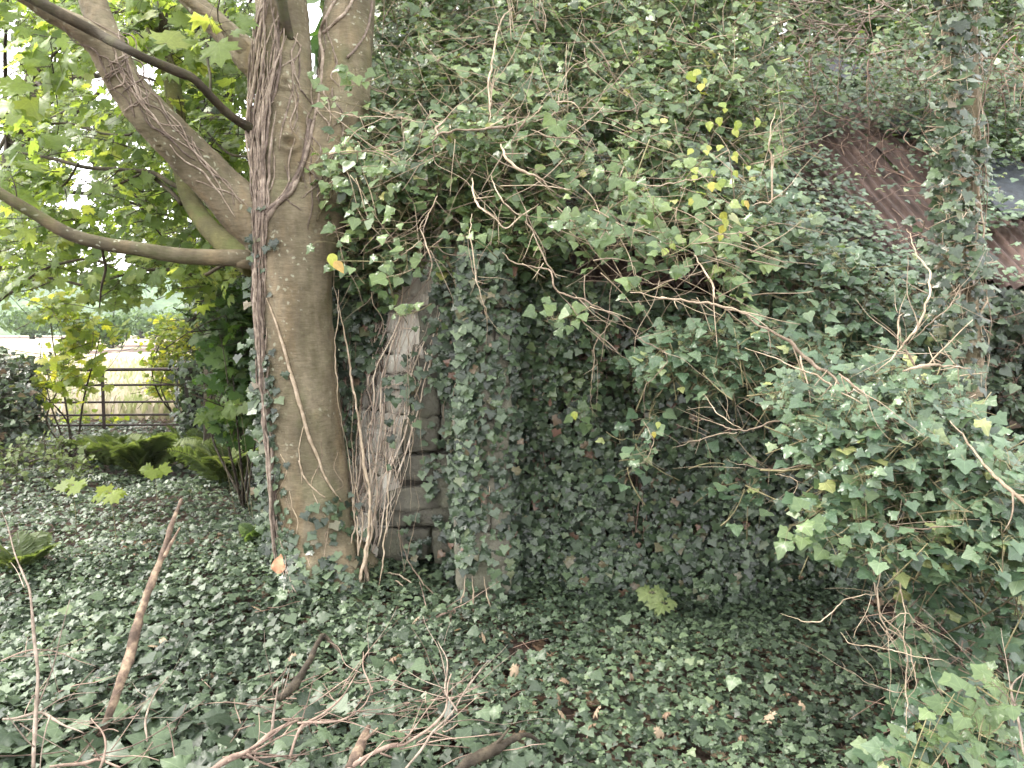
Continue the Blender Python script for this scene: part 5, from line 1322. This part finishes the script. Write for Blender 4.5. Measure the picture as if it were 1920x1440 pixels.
# ------------------------------------------------------------------ seedlings
def seedling(label, stems, size, mat, T=SYC, rlo=.2):
    base = None; b, s_ = Buf(), Buf()
    for (bx, by, tx, ty, dd, k_) in stems:
        p1 = P(tx, ty, dd); p0 = np.array([p1[0] + (bx - tx) * dd / FPX, dd, gz(p1[0], dd)])
        if base is None: base = p0; root = thing('seedling', label, 'seedling', base)
        p = spline(np.array([p0, (p0 + p1) / 2 + [.01, 0, .01], p1]), 10); tubes(s_, p, np.linspace(.0025, .0015, 10)[None], 5, [.6])
        for j in range(k_):
            a = j * 6.28 / k_ + rs.rand(); dr = np.array([math.cos(a), math.sin(a) * .6, .0])
            pb = p1 + dr * size * .4
            tubes(s_, np.array([p1, (p1 + pb) / 2 + [0, 0, .01], pb]), np.full((1, 3), .001), 4, [.6])
            b = Buf(); leaves(b, T, pb[None], np.array([[0, -.75, .8]]) + rv(1) * .3, dr[None] + [0, -.1, -.25], size * rs.uniform(.8, 1.1), [rlo + rs.rand() * .5]); b.build('leaf', mat, root)
    s_.build('stem', M_greentwig, root)
seedling('pale green maple seedling standing in the ivy right of centre', [(1235, 1170, 1222, 1112, 3.95, 4), (1240, 1170, 1246, 1132, 3.9, 3)], .068, M_seed)
seedling('yellow-green maple seedling in the ivy at far left', [(215, 960, 205, 925, 4.9, 4)], .09, M_hedge)
seedling('small bright maple seedling left beyond the leaning branch', [(140, 960, 135, 910, 5.4, 4), (290, 905, 290, 880, 6.0, 3)], .10, M_hedge)
seedling('bright leafy sucker behind the left edge of the sycamore', [(470, 900, 420, 770, 6.0, 4), (470, 860, 450, 760, 5.8, 4), (440, 860, 400, 780, 6.2, 4)], .12, M_syc)
# pale bracket-like leaf stuck at the trunk foot
b = Buf(); leaves(b, OVA, P(np.array([520]), np.array([1075]), 4.02), np.array([[-.3, -1, .2]]), np.array([[.1, 0, 1.]]), .10, [.5])
tag(b.build('bark_flake', M_fungus), 'orange flake of wood wedged at the left foot of the sycamore', 'bark flake')

# ------------------------------------------------------------------ ferns
def fern(label, px, py, dd, scale, nf=16, mat=None):
    base = G(px, py)[0] if dd is None else P(px, py, dd); base[2] = gz(base[0], base[1])
    root = thing('fern', label, 'fern', base, 'ferns near the gate'); b, s_ = Buf(), Buf()
    for k in range(nf):
        a = k * 6.283 / nf + rs.uniform(-.2, .2); L_ = scale * rs.uniform(.75, 1.15); n = 34
        t = np.linspace(0, 1, n); el = rs.uniform(1.0, 1.45)
        hor = L_ * (t * math.cos(el) + .30 * t ** 2); ver = L_ * (t * math.sin(el) - .30 * t ** 2.8)
        p = base + np.column_stack([hor * math.cos(a), hor * math.sin(a), ver])
        tubes(s_, p, np.linspace(.004, .001, n)[None] * scale, 4, [rs.rand()])
        T_ = norm(np.gradient(p, axis=0)); sd_ = norm(np.cross(T_, [0, 0, 1.])); up = np.cross(sd_, T_); ro = rs.uniform(-.9, .9); sd_, up = sd_ * math.cos(ro) + up * math.sin(ro), up * math.cos(ro) - sd_ * math.sin(ro)
        ln = .24 * L_ * np.sin(np.pi * np.clip(t * .92 + .1, 0, 1)) ** .8 * (t > .14)
        for sg in (-1, 1):
            leaves(b, PIN, p, up + rv(n) * .12, sd_ * sg + T_ * .45 + [0, 0, -.12], ln + .005, np.full(n, rs.rand()), shape=.1)
    b.build('frond', mat or M_fern, root); s_.build('stalk', M_greentwig, root)
fern('large arching fern at the gate foot left of centre', 268, 838, 8.2, .72, 20)
fern('fern tuft between gate and sycamore, partly behind the trunk', 425, 842, 7.6, .68, 16)
fern('shorter fern left of the large arching one', 195, 850, 8.6, .7, 14)
fern('fern in front of the thick ivy-clad gatepost', 355, 820, 9.0, .65, 14)
fern('feathery low fern at the left edge of the ivy carpet', 40, 1060, 4.6, .36, 12)
fern('small pale fern at the foot of the sycamore', 482, 1045, 4.75, .22, 12, M_fresh)

# ------------------------------------------------------------------ gate and posts
GD = 11.6
gt = thing('field_gate', 'dark five-bar metal field gate closing the way to the field', 'gate', P(230, 850, GD) * [1, 1, 0])
xl, xr = P(60, 700, GD)[0], P(415, 700, GD)[0]
tops = [P(200, y, GD)[2] for y in (694, 723, 755, 779, 798)]
for z in tops:
    b = Buf(); n = 20; x = np.linspace(xl, xr, n); tubes(b, np.column_stack([x, np.full(n, GD) + .01 * rs.randn(n) * 0, np.full(n, z) + .02 * np.linspace(0, 1, n)]), np.full((1, n), .026 if z == tops[0] else .017), 8, [.5]); b.build('rail', M_gate, gt)
for pxx in (62, 193, 332, 412):
    x = P(pxx, 700, GD)[0]; b = Buf(); box(b, x - .022, x + .022, GD - .03, GD - .012, tops[-1] - .05, tops[0] + .02); b.build('upright', M_gate, gt, False)
def post(label, px, w, top, d):
    x = P(px, 700, d)[0]; root = thing('gatepost', label, 'post', (x, d, 0)); b = Buf()
    zt = P(px, top, d)[2]; limb(b, np.array([[x, d, -.05, w], [x + .01, d, zt * .5, w * .97], [x, d, zt, w * .9]]), 14, 10, .01, 3, px, .08)
    b.build('post', M_post, root); b, s_ = Buf(), Buf()
    n = 170; a = rs.rand(n) * 6.28; z = rs.uniform(0, zt + .1, n); r_ = w + rs.rand(n) * .12
    c = np.column_stack([x + np.cos(a) * r_, d + np.sin(a) * r_, z]); o = np.column_stack([np.cos(a), np.sin(a), .3 + 0 * a])
    leaves(b, IVYs, np.repeat(c, 4, 0) + rs.randn(4 * n, 3) * .06, np.repeat(o, 4, 0) + rv(4 * n) * .5, np.array([0, 0, -1.]) + rv(4 * n) * .6, rs.uniform(.05, .10, 4 * n))
    b.build('ivy_foliage', M_wallivy, root)
    return root
post('dark square gatepost smothered in ivy at the left edge', 48, .12, 685, 10.8)
post('ivy-smothered gatepost at the right end of the gate', 365, .16, 690, 10.9)

# ------------------------------------------------------------------ shrubs and trees round the gate
def shrub(name, label, cat, poly, n, d0, d1, size, mat, T=SYCs, k=7, gap=-.5, stems=5, base=None, group=None, tow=.4, up=.7, gs=60., stemmat_=None, seedz=1.):
    q = scat(poly, n); g = vnoise(np.column_stack([q / gs, np.full(len(q), seedz)])); q = q[g > gap]
    d = rs.uniform(d0, d1, len(q)); cen = P(q[:, 0], q[:, 1], d); cen = cen[cen[:, 2] > .08]
    c = cen.mean(0); base = np.array([c[0], c[1], 0.]) if base is None else np.array([*P(base[0], base[1], (d0 + d1) / 2)[:2], 0.])
    root = thing(name, label, cat, base, group); b, s_ = Buf(), Buf()
    spray(b, s_, cen, rv(len(cen)) * [1, 1, .6] + norm(cen - c) * .6, k, size, T, size * 1.5, .004, up, tow, droop=.3, twl=size * 4)
    b.build('foliage', mat, root)
    for j in range(stems):
        e = cen[rs.randint(len(cen))]; mid = (base + e) / 2 + rs.randn(3) * [.15, .15, .05]
        limb(s_, np.array([[*base, .014], [*mid, .010], [*e, .004]]), 20, 6, .04, 2, j)
    s_.build('stem', stemmat_ or M_twigdark, root)
    return root
shrub('sapling', 'sunlit yellow-green maple sapling in front of the gate', 'sapling', [(60, 560), (170, 540), (230, 640), (190, 720), (130, 760), (60, 760), (70, 680)], 90, 8.6, 9.6, .10, M_hedge, SYCs, 6, -.3)
shrub('hedge_bush', 'light green bush behind the right half of the gate', 'bush', [(270, 650), (300, 600), (400, 600), (400, 740), (280, 745)], 190, 12.2, 13.4, .10, M_hedge, OVAs, 8, -.5)
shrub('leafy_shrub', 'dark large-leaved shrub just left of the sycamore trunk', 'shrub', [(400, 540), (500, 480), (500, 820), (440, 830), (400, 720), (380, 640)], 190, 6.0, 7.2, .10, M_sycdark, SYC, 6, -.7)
shrub('ivy_hedge', 'dark rounded ivy hedge at the far left edge', 'hedge', [(-60, 660), (10, 655), (35, 680), (40, 760), (50, 850), (-60, 900)], 300, 8.4, 9.6, .075, M_wallivy, IVYs, 8, -.9)
shrub('bramble', 'low tangled bramble below the gate on the left', 'bramble', [(-40, 830), (90, 820), (160, 850), (210, 880), (120, 920), (-40, 960)], 120, 6.8, 8.6, .06, M_fern, OVAs, 7, -.6)
shrub('hedge_bush', 'low yellowish bush showing through the left bars of the gate', 'bush', [(80, 770), (230, 790), (280, 805), (200, 830), (80, 830)], 60, 12.0, 12.8, .09, M_hedge, OVAs, 7, -.6)
# ivy-clad tree behind
def bgtree(label, rows, polyc, n, d0, d1, size, mat, seed, gap=-.3, ivy=True, T=SYCs, group='trees beyond the sycamore', k=7, tm=None):
    base = P(*rows[0][:3]); base[2] = 0
    root = thing('woodland_tree', label, 'tree', base, group); b = Buf(); limb(b, pl(rows), 50, 12, .04, 1.5, seed, .08); b.build('trunk', tm or M_barkdark, root)
    q = scat(polyc, n); g = vnoise(np.column_stack([q / 75., np.full(len(q), seed * 1.3)])); q = q[g > gap]
    b, s_ = Buf(), Buf(); cen = P(q[:, 0], q[:, 1], rs.uniform(d0, d1, len(q)))
    spray(b, s_, cen, rv(len(q)) * [1, 1, .4], k, size, T, size * 1.3, .006, .7, .5, twl=size * 4)
    b.build('crown', mat, root)
    tp = pl(rows)
    for j in range(12):
        e = cen[rs.randint(len(cen))]; i = rs.randint(len(tp) // 2, len(tp)); st = tp[i, :3]
        if np.linalg.norm(e - st) > 5: continue
        limb(s_, np.array([[*st, .04], [*((st + e) / 2 + [0, 0, .2]), .025], [*e, .008]]), 20, 6, .06, 1.5, j + seed)
    s_.build('branch', M_twigdark, root)
    if ivy:
        b = Buf(); s = spline(tp, 200); i = rs.randint(0, 200, 1500); a = rs.rand(1500) * 6.28; r_ = s[i, 3] + rs.rand(1500) ** 1.5 * .16
        pos = s[i, :3] + np.column_stack([np.cos(a) * r_, np.sin(a) * r_, 0 * a])
        leaves(b, IVYs, pos, np.column_stack([np.cos(a), np.sin(a), .3 + 0 * a]) + rv(1500) * .5, np.array([0, 0, -1.]) + rv(1500) * .6, rs.uniform(.05, .1, 1500)); b.build('ivy_foliage', M_wallivy, root)
    return root
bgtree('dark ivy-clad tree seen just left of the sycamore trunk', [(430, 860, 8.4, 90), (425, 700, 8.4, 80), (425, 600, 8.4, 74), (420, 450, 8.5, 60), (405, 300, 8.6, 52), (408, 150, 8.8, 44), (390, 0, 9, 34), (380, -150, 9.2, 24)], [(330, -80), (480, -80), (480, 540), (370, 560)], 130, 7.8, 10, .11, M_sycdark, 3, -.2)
bgtree('leafy tree filling the upper left behind the sycamore limbs', [(-60, 900, 11, 60), (-40, 600, 11, 52), (10, 350, 11, 42), (60, 150, 11, 30), (90, -50, 11, 20)], [(-80, -80), (420, -80), (440, 420), (380, 500), (240, 470), (100, 520), (-80, 540)], 800, 8.6, 13.5, .115, M_syc, 5, -.15, False)
bgtree('slim bare-stemmed tree beyond the gate on the right', [(372, 760, 13, 26), (370, 650, 13, 22), (376, 560, 13, 18), (382, 470, 13, 12)], [(330, 480), (460, 470), (470, 600), (400, 620)], 60, 11, 13.5, .13, M_syc, 7, -.2, True)
# distant hedgerow trees in the field
for (px, py, w, h, d, lb) in ((212, 640, 62, 30, 70, 'pale round bush standing alone in the field'), (60, 628, 120, 44, 150, 'hedgerow tree at the left far side of the field'), (150, 626, 90, 26, 170, 'hedgerow tree in the middle of the far field edge'), (265, 622, 110, 40, 160, 'taller pale tree at the far field edge on the right'), (360, 624, 120, 44, 150, 'far tree at the field edge near the gatepost')):
    c = P(px, py, d); c[2] = 0; root = thing('far_tree', lb, 'tree', c, 'trees across the field')
    W_, H_ = w * d / FPX, h * d / FPX + (CAMZ)
    n = 900; u = rv(n) * (rs.rand(n) ** .35)[:, None]
    lob = 1 + .3 * fbm(u * 2 + px, 2)[:, None]
    pos = c + u * lob * [W_ / 2, W_ / 2, H_ / 2] + [0, 0, H_ * .52]
    b = Buf(); leaves(b, FAR, pos, u + rv(n) * .5, rv(n), H_ * .13 * rs.uniform(.6, 1.3, n)); b.build('crown', M_far, root)
    b = Buf(); limb(b, np.array([[c[0], c[1], 0, W_ * .04], [c[0], c[1], H_ * .6, W_ * .02]]), 8, 6, .05, 1, px); b.build('trunk', M_barkdark, root)
hz = bpy.data.materials.new('thin air haze'); hz.use_nodes = True
hn = hz.node_tree.nodes; hn.remove(hn['Principled BSDF'])
pv_ = hn.new('ShaderNodeVolumePrincipled'); pv_.inputs['Color'].default_value = (.86, .92, 1, 1); pv_.inputs['Density'].default_value = .00025
hz.node_tree.links.new(pv_.outputs[0], hn['Material Output'].inputs['Volume'])
b = Buf(); box(b, -950, 950, -210, 950, -3, 75)
hzo = b.build('haze', hz, None, False); hzo['kind'] = 'stuff'; hzo['label'] = 'pale distant haze over the field and hills'; hzo['category'] = 'haze'
print('verts', sum(len(o.data.vertices) for o in C.objects if o.type == 'MESH'))
